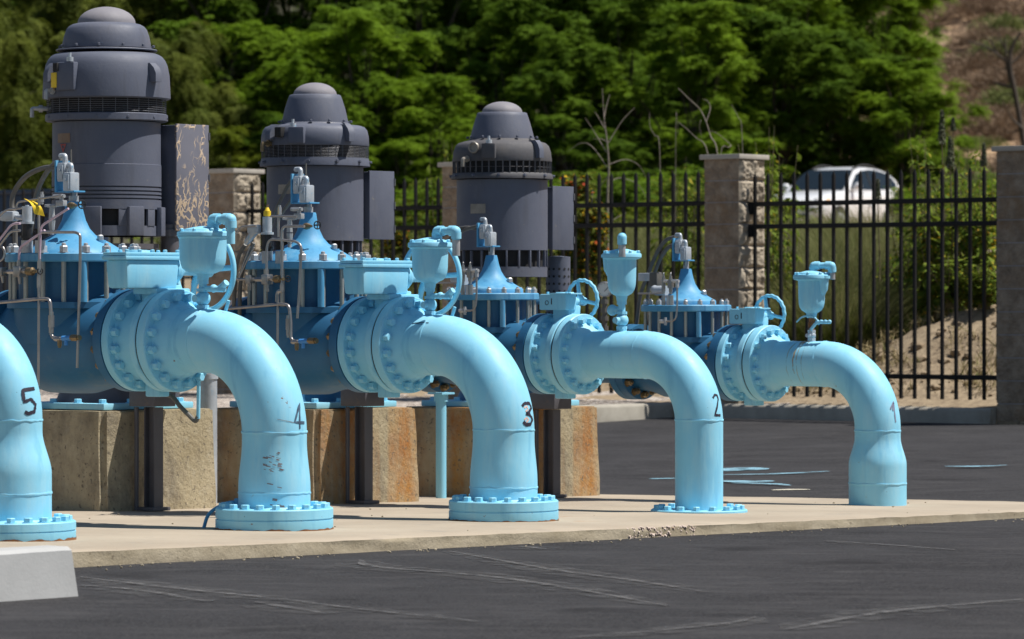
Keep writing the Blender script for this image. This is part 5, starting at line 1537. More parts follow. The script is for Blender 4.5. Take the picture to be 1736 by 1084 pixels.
# scoops, fittings, plates
def on_hood(M_, a, r_px, y, dz=0):
    pt, Z, rr, cx, T = M_
    return V((cx + rr(r_px) * math.cos(a), rr(r_px) * math.sin(a), Z(y)))
VIEW = math.atan2(-0.766, 0.643)           # the direction of the viewer in the pump frame
def at_px(M_, dpx, r_px):                  # angle on the drum that shows dpx right of its centre
    return VIEW + math.asin(max(-1, min(1, dpx / r_px)))
def hood_box(M_, name, dpx, r_px, y0, y1, w, d, mat, bev=0.01):
    pt, Z, rr, cx, T = M_
    a = at_px(M_, dpx, r_px)
    p = on_hood(M_, a, r_px, (y0 + y1) / 2)
    pt.part(name, MB().box(p, (d, w, Z(y0) - Z(y1)), rz=a, bev=bev), mat)
def scoop(M_, dpx, r_px, y0, y1, w, d):
    pt, Z, rr, cx, T = M_
    a = at_px(M_, dpx, r_px); M2 = Matrix.Translation(V((cx, 0, 0))) @ Matrix.Rotation(a, 4, 'Z')
    ro = rr(r_px)
    prof = [(ro - 0.05, Z(y0)), (ro + d * 0.15, Z(y0)), (ro + d * 0.7, Z(y0 + (y1 - y0) * 0.25)), (ro + d, Z(y0 + (y1 - y0) * 0.55)), (ro + d, Z(y1)), (ro - 0.05, Z(y1))]
    mb = MB().prism([M2 @ V((x, -w / 2, z)) for x, z in prof], M2.to_3x3() @ V((0, w, 0)))
    pt.part('lifting_lug', mb, MAT['motor_grey'])
scoop(A, 82, 104, 111, 143, 0.05, 0.055); scoop(Bm, 57, 88, 214, 243, 0.045, 0.05); scoop(Cm, 58, 80, 240, 270, 0.04, 0.045)
scoop(A, -84, 104, 111, 143, 0.05, 0.05); scoop(Bm, -66, 88, 214, 240, 0.045, 0.05)
hood_box(A, 'oil_gauge_box', -57, 106, 111, 158, 0.13, 0.05, MAT['motor_grey']); hood_box(A, 'sight_glass', -71, 107, 112, 126, 0.035, 0.075, MAT['dark_inside'], 0.004)
hood_box(A, 'yellow_tag', -75, 107.5, 128, 153, 0.045, 0.058, MAT['yellow_tag'], 0.002)
hood_box(Bm, 'oil_gauge_box', -26, 92, 219, 247, 0.10, 0.05, MAT['motor_grey']); hood_box(Bm, 'sight_glass', -55, 92, 219, 236, 0.05, 0.05, MAT['dark_inside'], 0.006)
hood_box(Cm, 'oil_gauge_box', -22, 84, 246, 272, 0.09, 0.04, MAT['motor_old'])
def sight(M_, dpx, r_px, y, r_, mat):
    pt, Z, rr, cx, T = M_
    a = at_px(M_, dpx, r_px); p = on_hood(M_, a, r_px, y); d = V((math.cos(a), math.sin(a), 0))
    pt.part('sight_ring', MB().torus(p, d, r_, r_ * 0.28, 24, 8).cyl(p - d * 0.05, p, r_, n=20), mat)
sight(Cm, -48, 85, 253, 0.03, MAT['nameplate'])
def grease(M_, dpx, r_px, y, out, mat='brass'):
    pt, Z, rr, cx, T = M_
    a = at_px(M_, dpx, r_px); p = on_hood(M_, a, r_px, y); d = V((math.cos(a), math.sin(a), 0))
    f = MB().cyl(p - d * 0.03, p + d * out, 0.014, n=10).cyl(p + d * out * 0.4, p + d * out * 0.8, 0.021, n=8).tube(bend([p + d * out, p + d * (out + 0.03), p + d * (out + 0.03) + V((0, 0, -0.05))], 0.01), 0.012, 8)
    pt.part('grease_fitting', f, MAT[mat])
grease(A, -80, 106, 158, 0.03, 'dull_zinc'); grease(A, -100, 103, 186, 0.05, 'dull_zinc'); grease(Bm, -72, 92, 246, 0.03, 'brass'); grease(Cm, -57, 85, 272, 0.02, 'nameplate')
def filler(M_, dpx, r_px, y):
    pt, Z, rr, cx, T = M_
    a = at_px(M_, dpx, r_px); p = on_hood(M_, a, r_px, y)
    pt.part('filler_cap', MB().cyl(p, p + V((0, 0, 0.025)), 0.02, n=12).cyl(p + V((0, 0, 0.02)), p + V((0, 0, 0.05)), 0.008, n=8), MAT['cast_grey'])
filler(A, -52, 108, 110); filler(Bm, -33, 91, 220); filler(Cm, -22, 83, 247)
def plate(M_, name, dpx, r_px, y0, y1, w, mat, seg=8):
    pt, Z, rr, cx, T = M_
    a0, a1 = at_px(M_, dpx - w / 2, r_px), at_px(M_, dpx + w / 2, r_px)
    mb = MB(); ro = rr(r_px) + 0.003
    for k in range(seg + 1):
        a = a0 + (a1 - a0) * k / seg
        for z in (Z(y1), Z(y0)): mb.v.append(V((cx + ro * math.cos(a), ro * math.sin(a), z)))
    for k in range(seg): mb.f.append([2*k, 2*k+2, 2*k+3, 2*k+1]); mb.m.append(0)
    pt.part(name, mb, mat)
plate(A, 'name_plate', -65, 91.5, 229, 245, 23, MAT['brown_plate']); 
plate(Bm, 'name_plate', -47, 82, 315, 331, 23, MAT['nameplate']); plate(Cm, 'name_plate', -40, 77.2, 347.5, 363.5, 25, MAT['nameplate'])
# warning triangle under the first plate
pt, Z, rr, cx, T = A
a = at_px(A, -66, 91.5); Mt = zmat(V((cx + (rr(91.5) + 0.004) * math.cos(a), (rr(91.5) + 0.004) * math.sin(a), Z(254))), (math.cos(a), math.sin(a), 0))
e1 = V((-math.sin(a), math.cos(a), 0)); e2 = V((0, 0, 1)); pc = Mt.translation
tri = MB()
for s0, s1 in ((1.0, 0.55),):
    P_ = [pc + e1 * x_ * 0.03 + e2 * z_ * 0.03 for x_, z_ in ((-0.9, 0.8), (0.9, 0.8), (0, -0.9))]
    c_ = sum(P_, V((0, 0, 0))) / 3
    Q_ = [c_ + (p - c_) * 0.5 for p in P_]
    tri.add(P_ + Q_, [[0, 1, 4, 3], [1, 2, 5, 4], [2, 0, 3, 5]])
pt.part('warning_mark', tri, MAT['red_mark'])
# band cord round the middle motor's hood
Bm[0].part('hood_cord', MB().torus((Bm[3], 0, Bm[1](211.5)), (0, 0, 1), Bm[2](58.5), 0.006, 64, 6), MAT['nameplate'])
A[0].part('hood_lip', MB().lathe([(A[2](74), A[1](88)), (A[2](85), A[1](88)), (A[2](86), A[1](86.5)), (A[2](85), A[1](85)), (A[2](74), A[1](84))], 64, A[4]), MAT['motor_grey'])
# conduit that drops from the big motor's box
pt = PT('conduit_riser', 'dark grey conduit under the peeling terminal box', 'conduit', 3, -2.80, 0.33, 0)
pt.part('conduit_shaft', MB().cyl((-2.80, 0.33, -0.03), (-2.80, 0.33, 1.60), 0.055, n=20), MAT['post_grey'])
pt.part('conduit_collar', MB().cyl((-2.80, 0.33, 1.53), (-2.80, 0.33, 1.57), 0.068, n=20), MAT['post_grey'])
# hose hanging below the first butterfly valve
hs = PT('drain_hose', 'dark drain hose hanging below the valve by number 4 pipe', 'hose', 4, -0.75, 0.0, 0.5)
S = lambda px, py, y=0.12: survey(4, px, py, y)
hs.part('hose_run', MB().tube(spline([S(276, 668), S(292, 673), S(306, 690), S(320, 704), S(331, 714), S(336, 706)], 6), 0.012, 10), MAT['rubber_conduit'])
hs.part('blue_end', MB().tube([S(336, 710), S(337, 640)], 0.010, 10), BLUE)

# ------------------------------------------------------------------ beyond the fence
import numpy as np
def at(px, py, Y):
    return V(((px - W0/2) / FPX * Y, Y, CAM_H - (py - HOR) / FPX * Y))
def ground_at(x, y):
    u, t = uv(x, y); return hill(u, t)

def leaf_mesh(name, P, N_, D, Lh, Wd, mats, midx=None):
    """one rhombus leaf per row: centre P, normal N_, long direction D, half length Lh, half width Wd (all arrays)"""
    N_ = N_ / np.linalg.norm(N_, axis=1, keepdims=True)
    D = D - N_ * np.sum(D * N_, axis=1, keepdims=True)
    D /= np.maximum(1e-6, np.linalg.norm(D, axis=1, keepdims=True))
    S = np.cross(N_, D)
    n = len(P)
    v = np.empty((n, 4, 3))
    v[:, 0] = P - D * Lh[:, None]; v[:, 1] = P + S * Wd[:, None] + D * (Lh * 0.1)[:, None] + N_ * (Wd * 0.25)[:, None]
    v[:, 2] = P + D * Lh[:, None]; v[:, 3] = P - S * Wd[:, None] + D * (Lh * 0.1)[:, None] + N_ * (Wd * 0.25)[:, None]
    me = bpy.data.meshes.new(name)
    me.vertices.add(4 * n); me.vertices.foreach_set('co', v.reshape(-1))
    me.loops.add(4 * n); me.loops.foreach_set('vertex_index', np.arange(4 * n, dtype=np.int32))
    me.polygons.add(n); me.polygons.foreach_set('loop_start', np.arange(0, 4 * n, 4, dtype=np.int32))
    me.polygons.foreach_set('loop_total', np.full(n, 4, dtype=np.int32))
    for m in mats: me.materials.append(m)
    if midx is not None: me.polygons.foreach_set('material_index', midx.astype(np.int32))
    me.update(calc_edges=True)
    return me

def crown_arrays(seed, Rx, zlo, zhi, nbr, nper, nfr, ls, style):
    """boughs that reach out from the trunk; each carries clumps of arching, feathered fronds"""
    g = np.random.default_rng(seed)
    P, N_, D, Lh, Wd, cen = [], [], [], [], [], []
    for k in range(nbr):
        h = (k + g.uniform(0, 1)) / nbr
        z = zlo + (zhi - zlo) * h
        prof = 1.0 - 0.72 * max(0, (h - 0.35) / 0.65) ** 1.5 if h > 0.35 else 0.70 + 0.30 * h / 0.35
        a = k * 2.4 + g.uniform(-0.7, 0.7)
        reach = Rx * prof * g.uniform(0.55, 1.25)
        rise = g.uniform(0.0, 0.55) * reach * (0.5 + h)
        cen.append(np.array([reach * 0.8 * math.cos(a), reach * 0.8 * math.sin(a), z + rise * 0.7]))
        for q in range(nper):
            f = (q + g.uniform(0.2, 1.0)) / nper
            rad = reach * (0.30 + 0.72 * f)
            sp = 0.16 + 0.42 * f
            c = np.array([rad * math.cos(a), rad * math.sin(a), z + rise * f - 0.25 * f * f * reach * 0.4]) + g.normal(0, sp * 0.55, 3) * np.array([1, 1, 0.45])
            n = int(nfr * g.uniform(0.6, 1.3)); m = 11
            th = a + g.normal(0, 1.3, n); el = g.uniform(-0.15, 0.75, n); l = g.uniform(0.30, 0.72, n) * (Rx / 2.6) ** 0.5
            dirh = np.stack([np.cos(th), np.sin(th), np.zeros(n)], 1); side = np.stack([-np.sin(th), np.cos(th), np.zeros(n)], 1)
            if style == 'pepper':
                el = g.uniform(-0.2, 0.9, n); l *= 1.25; sag = 1.9
            else: sag = 0.75
            base = c + g.normal(0, 0.10, (n, 3))
            for s_ in range(m):
                t = (s_ + 0.6) / m
                pos = base + dirh * (l * t * np.cos(el))[:, None]
                pos[:, 2] += l * (t * np.sin(el) - sag * t * t * 0.6)
                for sg in (-1, 1):
                    w = ls * (1.0 - 0.45 * t) * g.uniform(0.7, 1.25, n)
                    P.append(pos + side * (sg * w * 0.8)[:, None] + g.normal(0, 0.012, (n, 3)))
                    dd = side * sg + dirh * 0.55
                    dd[:, 2] -= 0.25 if style != 'pepper' else 1.2
                    D.append(dd); nn = g.normal(0, 0.28, (n, 3)); nn[:, 2] += 0.95
                    if style == 'pepper': nn += dirh * 0.9
                    nn += dirh * (0.5 * t)
                    N_.append(nn); Lh.append(w); Wd.append(w * g.uniform(0.30, 0.46, n))
    return [np.concatenate(q) for q in (P, N_, D, Lh, Wd)] + [cen]

def trunk_mb(seed, H, r0, cen, nl=9):
    rg = random.Random(seed)
    mb = MB()
    pts = [V((0, 0, -0.3))]
    for k in range(1, 7):
        pts.append(V((rg.uniform(-0.12, 0.12) * k * 0.5, rg.uniform(-0.12, 0.12) * k * 0.5, H * k / 6)))
    mb.tube(spline(pts, 4), [r0 * (1 - 0.8 * k / 24) for k in range(25)], 8)
    for c in rg.sample(list(cen), min(nl, len(cen))):
        c = V(c); s = V((0, 0, H * rg.uniform(0.12, 0.6)))
        m = s.lerp(c, 0.5) + V((0, 0, rg.uniform(-0.1, 0.5)))
        mb.tube(spline([s, m, c], 5), [r0 * 0.42 * (1 - 0.85 * k / 10) for k in range(11)], 6)
    return mb

TREE_KINDS = []
for kind, (seed, Rx, zlo, zhi, nbr, nper, nfr, ls, style, mat) in enumerate([
        (11, 2.9, 1.2, 6.9, 30, 8, 24, 0.082, 'feather', 'leaf_tree'), (12, 3.1, 1.3, 7.9, 32, 8, 23, 0.085, 'feather', 'leaf_tree_deep'),
        (13, 2.4, 0.6, 5.2, 22, 6, 19, 0.08, 'feather', 'leaf_yellowish'), (14, 2.9, 1.3, 7.6, 28, 8, 22, 0.08, 'pepper', 'leaf_pepper'),
        (15, 3.0, 1.0, 7.2, 28, 8, 25, 0.08, 'feather', 'leaf_tree')]):
    P, N_, D, Lh, Wd, cen = crown_arrays(seed, Rx, zlo, zhi, nbr, nper, nfr, ls, style)
    cm = leaf_mesh('crown', P, N_, D, Lh, Wd, [MAT[mat]])
    tm = trunk_mb(seed, zhi * 0.72, 0.17, cen, 16).build('trunk', MAT['bark'])
    tmd = tm.data; bpy.data.objects.remove(tm)
    TREE_KINDS.append((cm, tmd))
def tree(px, Y, sc, kind, rz, label, sz=1.0, name='broadleaf_tree'):
    x = (px - W0/2) / FPX * Y
    o = thing(name, label, 'tree', V((x, Y, ground_at(x, Y))), rz, 'trees on the slope beyond the road')
    o.scale = (sc, sc, sc * sz)
    for nm, me in (('crown', TREE_KINDS[kind][0]), ('trunk', TREE_KINDS[kind][1])):
        c = bpy.data.objects.new(nm, me); C.objects.link(c); c.parent = o
    return o
KL = ['bright green feathery tree', 'deep green feathery tree', 'low yellow-green tree', 'olive drooping pepper tree', 'bright green spreading tree']
for k, (px, Y, sc, kind, rz, sz, where) in enumerate([
        (-60, 131, 1.05, 3, 0.2, 1.0, 'at the left edge behind the biggest motor'), (120, 134, 1.05, 3, 1.9, 1.05, 'directly behind the biggest motor dome'),
        (290, 131, 0.95, 3, 4.0, 0.9, 'right of the biggest motor, above its peeling box'), (395, 127, 0.72, 2, 0.9, 0.9, 'low beside the left fence pillar, above its cap'),
        (470, 134, 1.0, 0, 2.2, 1.0, 'behind the left side of the middle motor'), (610, 131, 1.08, 0, 3.6, 0.95, 'above and behind the middle motor cap'),
        (735, 129, 0.82, 4, 5.1, 0.85, 'between the middle and rightmost motors'), (850, 139, 1.0, 1, 0.4, 1.0, 'behind the rightmost motor dome'),
        (960, 133, 0.86, 1, 1.3, 0.9, 'behind the bare sapling, left side'), (1075, 138, 1.0, 1, 2.7, 1.0, 'right of the bare sapling, in deep shade'),
        (1190, 133, 0.98, 4, 3.3, 1.0, 'above the middle fence pillar'), (1310, 134, 0.95, 1, 4.4, 0.92, 'left of and behind the white car'),
        (1420, 134, 0.84, 1, 5.5, 0.88, 'directly above the white car roof'), (1535, 133, 0.80, 4, 0.3, 0.86, 'rightmost of the row, against the brown hill'),
        (30, 146, 1.3, 3, 2.6, 1.1, 'second row at the far left, filling the top corner'), (220, 148, 1.3, 3, 5.0, 1.1, 'second row above the biggest motor, upper left'),
        (400, 147, 1.35, 1, 1.0, 1.1, 'second row between the two left motors, upper edge'), (560, 149, 1.35, 1, 2.0, 1.15, 'second row above the middle motor, upper edge'),
        (720, 150, 1.3, 1, 3.0, 1.1, 'second row above the gap left of the rightmost motor'), (890, 152, 1.35, 1, 4.0, 1.1, 'second row above the rightmost motor, upper edge'),
        (1050, 149, 1.35, 1, 5.0, 1.1, 'second row above the bare sapling, upper edge'), (1200, 150, 1.3, 0, 0.7, 1.1, 'second row above the middle pillar, upper edge'),
        (1340, 150, 1.22, 0, 1.7, 1.05, 'second row above the white car, upper edge'), (1560, 140, 0.62, 0, 1.9, 0.80, 'small, against the brown hill behind the seed spikes'), (1490, 150, 1.0, 0, 3.6, 1.05, 'second row at the edge of the brown hill'), (1450, 156, 1.15, 1, 2.9, 1.1, 'second row right of the car, near the brown hill'),
        (-40, 160, 1.5, 1, 0.7, 1.2, 'third row at the far left, top corner'), (140, 162, 1.5, 1, 1.7, 1.2, 'third row above the biggest motor, top edge'), (310, 163, 1.5, 1, 2.9, 1.2, 'third row right of the biggest motor, top edge'),
        (480, 164, 1.5, 1, 3.6, 1.2, 'third row left of the middle motor, top edge'), (640, 165, 1.5, 4, 4.7, 1.2, 'third row right of the middle motor, top edge'), (800, 166, 1.5, 1, 5.6, 1.2, 'third row left of the rightmost motor, top edge'),
        (970, 165, 1.5, 1, 0.2, 1.2, 'third row right of the rightmost motor, top edge'), (1130, 164, 1.5, 1, 1.2, 1.2, 'third row between the sapling and middle pillar, top edge'), (1270, 163, 1.4, 0, 2.3, 1.15, 'third row right of the middle pillar, top edge'), (1390, 165, 1.3, 1, 3.1, 1.1, 'third row above the white car, top edge'),
        (490, 127, 0.62, 1, 3.9, 0.8, 'low in front, just left of the middle motor'), (1240, 128, 0.60, 0, 1.1, 0.8, 'low, between the middle pillar and the white car'),
        (680, 127, 0.60, 0, 0.1, 0.75, 'low, beside the box on the middle motor'), (1590, 131, 0.42, 0, 2.1, 0.7, 'small, low on the right above the tall weeds'),
        (1020, 128, 0.55, 1, 4.8, 0.75, 'low, around the foot of the bare sapling')]):
    tree(px, Y, sc, kind, rz, KL[kind] + ' ' + where, sz, 'pepper_tree' if kind == 3 else 'broadleaf_tree')
for k, (px, Y, sc, kind, rz, where) in enumerate([(1500, 215, 0.75, 2, 0.3, 'on the skyline of the brown hill, left'), (1560, 222, 0.85, 2, 1.4, 'on the skyline of the brown hill, in the middle'),
                                           (1630, 226, 0.8, 2, 2.2, 'on the skyline of the brown hill, right'), (1690, 232, 0.9, 1, 3.3, 'on the skyline in the upper right corner'), (1450, 205, 0.8, 1, 4.0, 'on the skyline behind the second row')]):
    tree(px, Y, sc, kind, rz, KL[kind] + ' ' + where, 0.7)

# brush on the brown hillside
def brush_mesh(seed, n, R_, mat, ls=0.16):
    g = np.random.default_rng(seed)
    th = g.uniform(0, 2*PI, n); ph = np.arccos(g.uniform(0, 1, n)); r = R_ * g.uniform(0.35, 1, n) ** 0.5
    nz = 1 + 0.3 * np.sin(3 * th + seed) * np.sin(2 * ph)
    d = np.stack([np.cos(th) * np.sin(ph), np.sin(th) * np.sin(ph), np.cos(ph) * 0.75], 1)
    P = d * (r * nz)[:, None]
    return leaf_mesh('brush', P, np.cross(d, g.normal(0, 1, (n, 3))) + 0.25 * d, d + g.normal(0, 0.35, (n, 3)), ls * g.uniform(0.6, 1.3, n), ls * g.uniform(0.08, 0.2, n), [MAT[mat]])
BR = [brush_mesh(31, 2600, 1.0, 'dry_brush', 0.10), brush_mesh(32, 2400, 1.0, 'sage_brush', 0.11), brush_mesh(33, 2600, 1.0, 'dry_brush', 0.085)]
rg = random.Random(77)
for k in range(150):
    Y = rg.uniform(126, 215); px = rg.uniform(1530, 1790)
    x = (px - W0/2) / FPX * Y
    kk = 1 if rg.random() < 0.10 else rg.choice((0, 2))
    o = bpy.data.objects.new('sage_bush' if kk == 1 else 'dry_bush', BR[kk]); C.objects.link(o)
    o.location = (x, Y, ground_at(x, Y) - 0.1); o.rotation_euler = (0, 0, rg.uniform(0, 6)); s = rg.uniform(0.6, 1.5); o.scale = (s * 1.3, s * 1.3, s)
    tag(o, 'grey-green bush on the dry hillside at the right' if kk == 1 else 'dry brown bush scattered on the bare hillside at the right', 'bush', 'green bushes on the hillside' if kk == 1 else 'dry bushes on the hillside')

for k in range(16):
    Y = rg.uniform(112, 122); px = 1625 + 8.5 * k + rg.uniform(-5, 5)
    x = (px - W0/2) / FPX * Y
    o = bpy.data.objects.new('sage_bush', BR[1]); C.objects.link(o)
    o.location = (x, Y, ground_at(x, Y) + 0.1); o.rotation_euler = (0, 0, rg.uniform(0, 6)); s = rg.uniform(1.1, 1.7); o.scale = (s * 1.2, s * 1.2, s * 1.3)
    tag(o, 'pale green bush at the foot of the dry hill, above the rightmost pillar', 'bush', 'green bushes at the foot of the hill')

def branch_thing(name, label, cat, base, paths, mat, group=None):
    o = thing(name, label, cat, base, 0, group)
    mb = MB()
    for pts, r0, r1 in paths:
        sp = spline(pts, 5); n = len(sp)
        mb.tube([p - V(base) for p in sp], [r0 + (r1 - r0) * k / (n - 1) for k in range(n)], 7)
    mb.build('branches' if cat != 'tree' else 'trunk', MAT[mat], o, ang=60)
    return o
Yd = 141
T_ = lambda px, py, dy=0: at(px, py, Yd + dy)
branch_thing('dead_tree', 'bare dark dead tree on the brown hillside at the right edge', 'tree', T_(1742, 300), [
    ([T_(1742, 310), T_(1735, 240), T_(1722, 165), T_(1712, 110), T_(1716, 80), T_(1730, 55)], 0.121, 0.043), ([T_(1725, 175), T_(1708, 120), T_(1705, 85), T_(1704, 65)], 0.065, 0.025),
    ([T_(1712, 110), T_(1690, 92), T_(1668, 78), T_(1640, 70)], 0.055, 0.017), ([T_(1722, 150), T_(1700, 145), T_(1685, 140)], 0.065, 0.043),
    ([T_(1668, 78), T_(1655, 90), T_(1640, 105)], 0.028, 0.010), ([T_(1712, 110), T_(1730, 95), T_(1745, 70)], 0.046, 0.017), ([T_(1735, 220, -1), T_(1715, 200, -1), T_(1700, 170, -2)], 0.055, 0.017),
    ([T_(1716, 100), T_(1700, 75), T_(1690, 50)], 0.033, 0.010),
    ([T_(1712, 112), T_(1698, 118), T_(1682, 112)], 0.033, 0.010),
    ([T_(1690, 92), T_(1680, 70), T_(1668, 60)], 0.033, 0.010),
    ([T_(1722, 165), T_(1705, 160), T_(1690, 172)], 0.033, 0.010),
    ([T_(1705, 85), T_(1695, 70), T_(1680, 62)], 0.033, 0.010),
    ([T_(1730, 220), T_(1712, 225), T_(1695, 215)], 0.033, 0.010),
    ([T_(1728, 200), T_(1742, 170), T_(1750, 150)], 0.033, 0.010),
    ([T_(1735, 250), T_(1718, 262), T_(1700, 258)], 0.033, 0.010)], 'dark_wood')

Ys = 45.0
T_ = lambda px, py, dy=0: at(px, py, Ys + dy)
sap = [([T_(1031, 590), T_(1030, 440), T_(1030, 330), T_(1032, 285), T_(1029, 240), T_(1024, 200), T_(1021, 150)], 0.019, 0.003)]
for p in ([(1030, 285), (1005, 250), (985, 243), (962, 258)], [(1028, 258), (1008, 225), (992, 200)], [(1031, 243), (1055, 205), (1076, 183)], [(1030, 280), (1060, 271), (1082, 280), (1096, 302)], [(1027, 222), (1015, 200), (1008, 190)],
          [(1024, 200), (1028, 180), (1034, 160)], [(1031, 312), (1050, 302), (1080, 312), (1096, 335)], [(1030, 300), (1016, 320), (1008, 350)], [(1031, 380), (1048, 368), (1062, 362)], [(1029, 240), (1018, 236), (1006, 236)]):
    sap.append(([T_(a, b, 0.05 * q) for q, (a, b) in enumerate(p)], 0.006, 0.002))
branch_thing('bare_sapling', 'thin leafless pale sapling standing behind the fence panel', 'tree', T_(1031, 590), sap, 'dead_wood')
Ys = 42.5
dead = []
for p, r in (([(1228, 560), (1222, 400), (1216, 262), (1205, 232), (1197, 207), (1186, 185), (1166, 166), (1150, 150)], 0.013), ([(1212, 400), (1200, 262), (1178, 232), (1150, 207)], 0.011), ([(1197, 207), (1204, 185), (1200, 172), (1191, 168)], 0.008),
             ([(1230, 400), (1222, 262), (1236, 250), (1238, 245), (1218, 228), (1205, 222)], 0.008), ([(1188, 205), (1186, 215), (1190, 235)], 0.006), ([(1120, 420), (1118, 250), (1110, 230), (1102, 215), (1101, 190)], 0.007), ([(1145, 420), (1146, 200), (1150, 228)], 0.005),
             ([(1262, 420), (1258, 230), (1252, 200), (1240, 178)], 0.006)):
    dead.append(([T_(a, b, 0.04 * q) for q, (a, b) in enumerate(p)], r * 0.75, r * 0.22))
branch_thing('dead_shrub', 'pale dead branches sticking up behind the middle fence pillar', 'shrub', T_(1225, 560), dead, 'dead_wood')

# broad-leaved weeds, seed spikes
def weed_mesh(seed, H, spread, nst, nlv, ls, mats, droop=0.8, yellow=0.0):
    rg = random.Random(seed); g = np.random.default_rng(seed)
    stems = MB(); P, N_, D, Lh, Wd, mi = [], [], [], [], [], []
    for k in range(nst):
        a = rg.uniform(0, 2 * PI); hh = H * rg.uniform(0.55, 1.0); sp = spread * rg.uniform(0.15, 1)
        p0 = V((rg.uniform(-0.08, 0.08), rg.uniform(-0.08, 0.08), -0.05)); p3 = V((math.cos(a) * sp, math.sin(a) * sp, hh))
        p1 = p0.lerp(p3, 0.4) + V((rg.uniform(-.06, .06), rg.uniform(-.06, .06), 0.08 * hh))
        sp_ = spline([p0, p1, p3], 8)
        stems.tube(sp_, [0.011 * (1 - 0.75 * q / (len(sp_) - 1)) for q in range(len(sp_))], 5)
        for q in range(nlv):
            f = rg.uniform(0.22, 1.0); s = sp_[min(len(sp_) - 1, int(f * (len(sp_) - 1)))]
            b = rg.uniform(0, 2 * PI); l = ls * rg.uniform(0.5, 1.15) * (1.15 - 0.5 * f)
            o = V((math.cos(b), math.sin(b), rg.uniform(-0.3, 0.35)))
            tip = s + o * l * 0.9
            P.append(tip); D.append((o.x, o.y, o.z - droop * rg.uniform(0.3, 1.4))); N_.append((o.x * 0.5 + rg.gauss(0, .35), o.y * 0.5 + rg.gauss(0, .35), 0.8))
            Lh.append(l * 0.62); Wd.append(l * rg.uniform(0.2, 0.34)); mi.append(1 if rg.random() < yellow else 0)
    lm = leaf_mesh('leaves', np.array(P), np.array(N_), np.array(D), np.array(Lh), np.array(Wd), [MAT[m] for m in mats], np.array(mi))
    so = stems.build('stems', MAT['bark_green']); sm = so.data; bpy.data.objects.remove(so)
    return lm, sm
surf('bark_green', (0.14, 0.13, 0.06), (0.22, 0.18, 0.09), 0.8, 12, 0)
W_ = [weed_mesh(41, 1.9, 0.46, 15, 40, 0.165, ['leaf_broad', 'leaf_lantana'], 0.9, 0.16), weed_mesh(42, 1.6, 0.40, 14, 44, 0.125, ['leaf_weed', 'leaf_yellowish'], 0.6, 0.1), weed_mesh(43, 2.0, 0.32, 11, 48, 0.12, ['leaf_weed', 'leaf_broad'], 0.7, 0.2)]
def weed(px, Y, k, ytop, label, rz=0.0, name='leafy_weed', group=None, wide=1.0):
    x = (px - W0/2) / FPX * Y; z = ground_at(x, Y)
    top = CAM_H - (ytop - HOR) / FPX * Y
    H = (1.9, 1.6, 2.0)[k]; s = (top - z) / H
    o = thing(name, label, 'plant', V((x, Y, z)), rz, group)
    o.scale = (wide, wide, s)
    for nm, me in (('leaves', W_[k][0]), ('stems', W_[k][1])):
        c = bpy.data.objects.new(nm, me); C.objects.link(c); c.parent = o
    return o
for px, Y, k, yt, lab, rz, wd in (
        (1580, 41.8, 2, 225, 'slender leafy weed just left of the tallest seed spike', 2.4, 0.9), (1622, 42.2, 0, 240, 'broad-leaved weed behind the three seed spikes', 3.7, 0.9), (1648, 41.0, 1, 268, 'bushy weed left of the last seed spike', 0.6, 0.9), (1540, 42.5, 2, 300, 'slender leafy weed close behind the car tail', 1.1, 0.8),
        (1600, 40.3, 0, 228, 'tall leafy weed with broad yellowing leaves, behind the right end of the fence', 0.3, 1.0), (1660, 40.0, 0, 245, 'broad-leaved weed pressed against the rightmost fence pillar', 1.5, 0.9),
        (1560, 41.2, 0, 270, 'broad-leaved weed right of the white car, behind the fence', 2.8, 0.9), (1635, 41.5, 2, 235, 'slender leafy weed between two broad-leaved weeds at right', 4.0, 0.9), (1525, 41.5, 0, 375, 'low broad-leaved weed under the tail of the white car', 5.2, 0.7),
        (1680, 41.6, 2, 262, 'slender leafy weed half behind the rightmost pillar', 0.9, 0.8), (1615, 39.6, 1, 420, 'short bushy weed on the dirt mound behind the fence', 2.0, 0.9), (1668, 39.4, 1, 440, 'short bushy weed beside the rightmost pillar foot', 3.0, 0.8),
        (1310, 41.5, 2, 205, 'slender leafy weed rising just right of the middle pillar', 0.2, 0.85), (1282, 42.5, 1, 235, 'leafy weed behind the cap of the middle pillar', 1.2, 0.9), (1330, 41.0, 1, 300, 'leafy weed in front of the white car nose', 2.2, 0.6),
        (1152, 42.8, 1, 258, 'leafy weed left of the middle pillar, among dead branches', 3.2, 0.75), (1180, 42.5, 2, 268, 'slender weed directly left of the middle pillar', 4.1, 0.6), (1125, 43.2, 1, 330, 'low leafy weed left of the middle pillar, under the dead twigs', 5.0, 0.6),
        (925, 44.5, 0, 246, 'broad-leaved weed right of the rightmost motor cap', 0.4, 0.75), (950, 44.8, 1, 300, 'leafy weed above the box of the rightmost motor', 1.4, 0.6), (775, 45.5, 1, 235, 'leafy weed left of the rightmost motor cap', 2.4, 0.7), (755, 45.8, 2, 232, 'slender weed left of the rightmost motor, tallest there', 3.4, 0.6),
        (690, 46.5, 1, 380, 'leafy weed behind the fence right of the middle motor box', 4.4, 0.9), (660, 47.0, 1, 400, 'leafy weed close to the middle motor box, low', 5.4, 0.8)):
    weed(px, Y, k, yt, lab, rz, wide=wd)

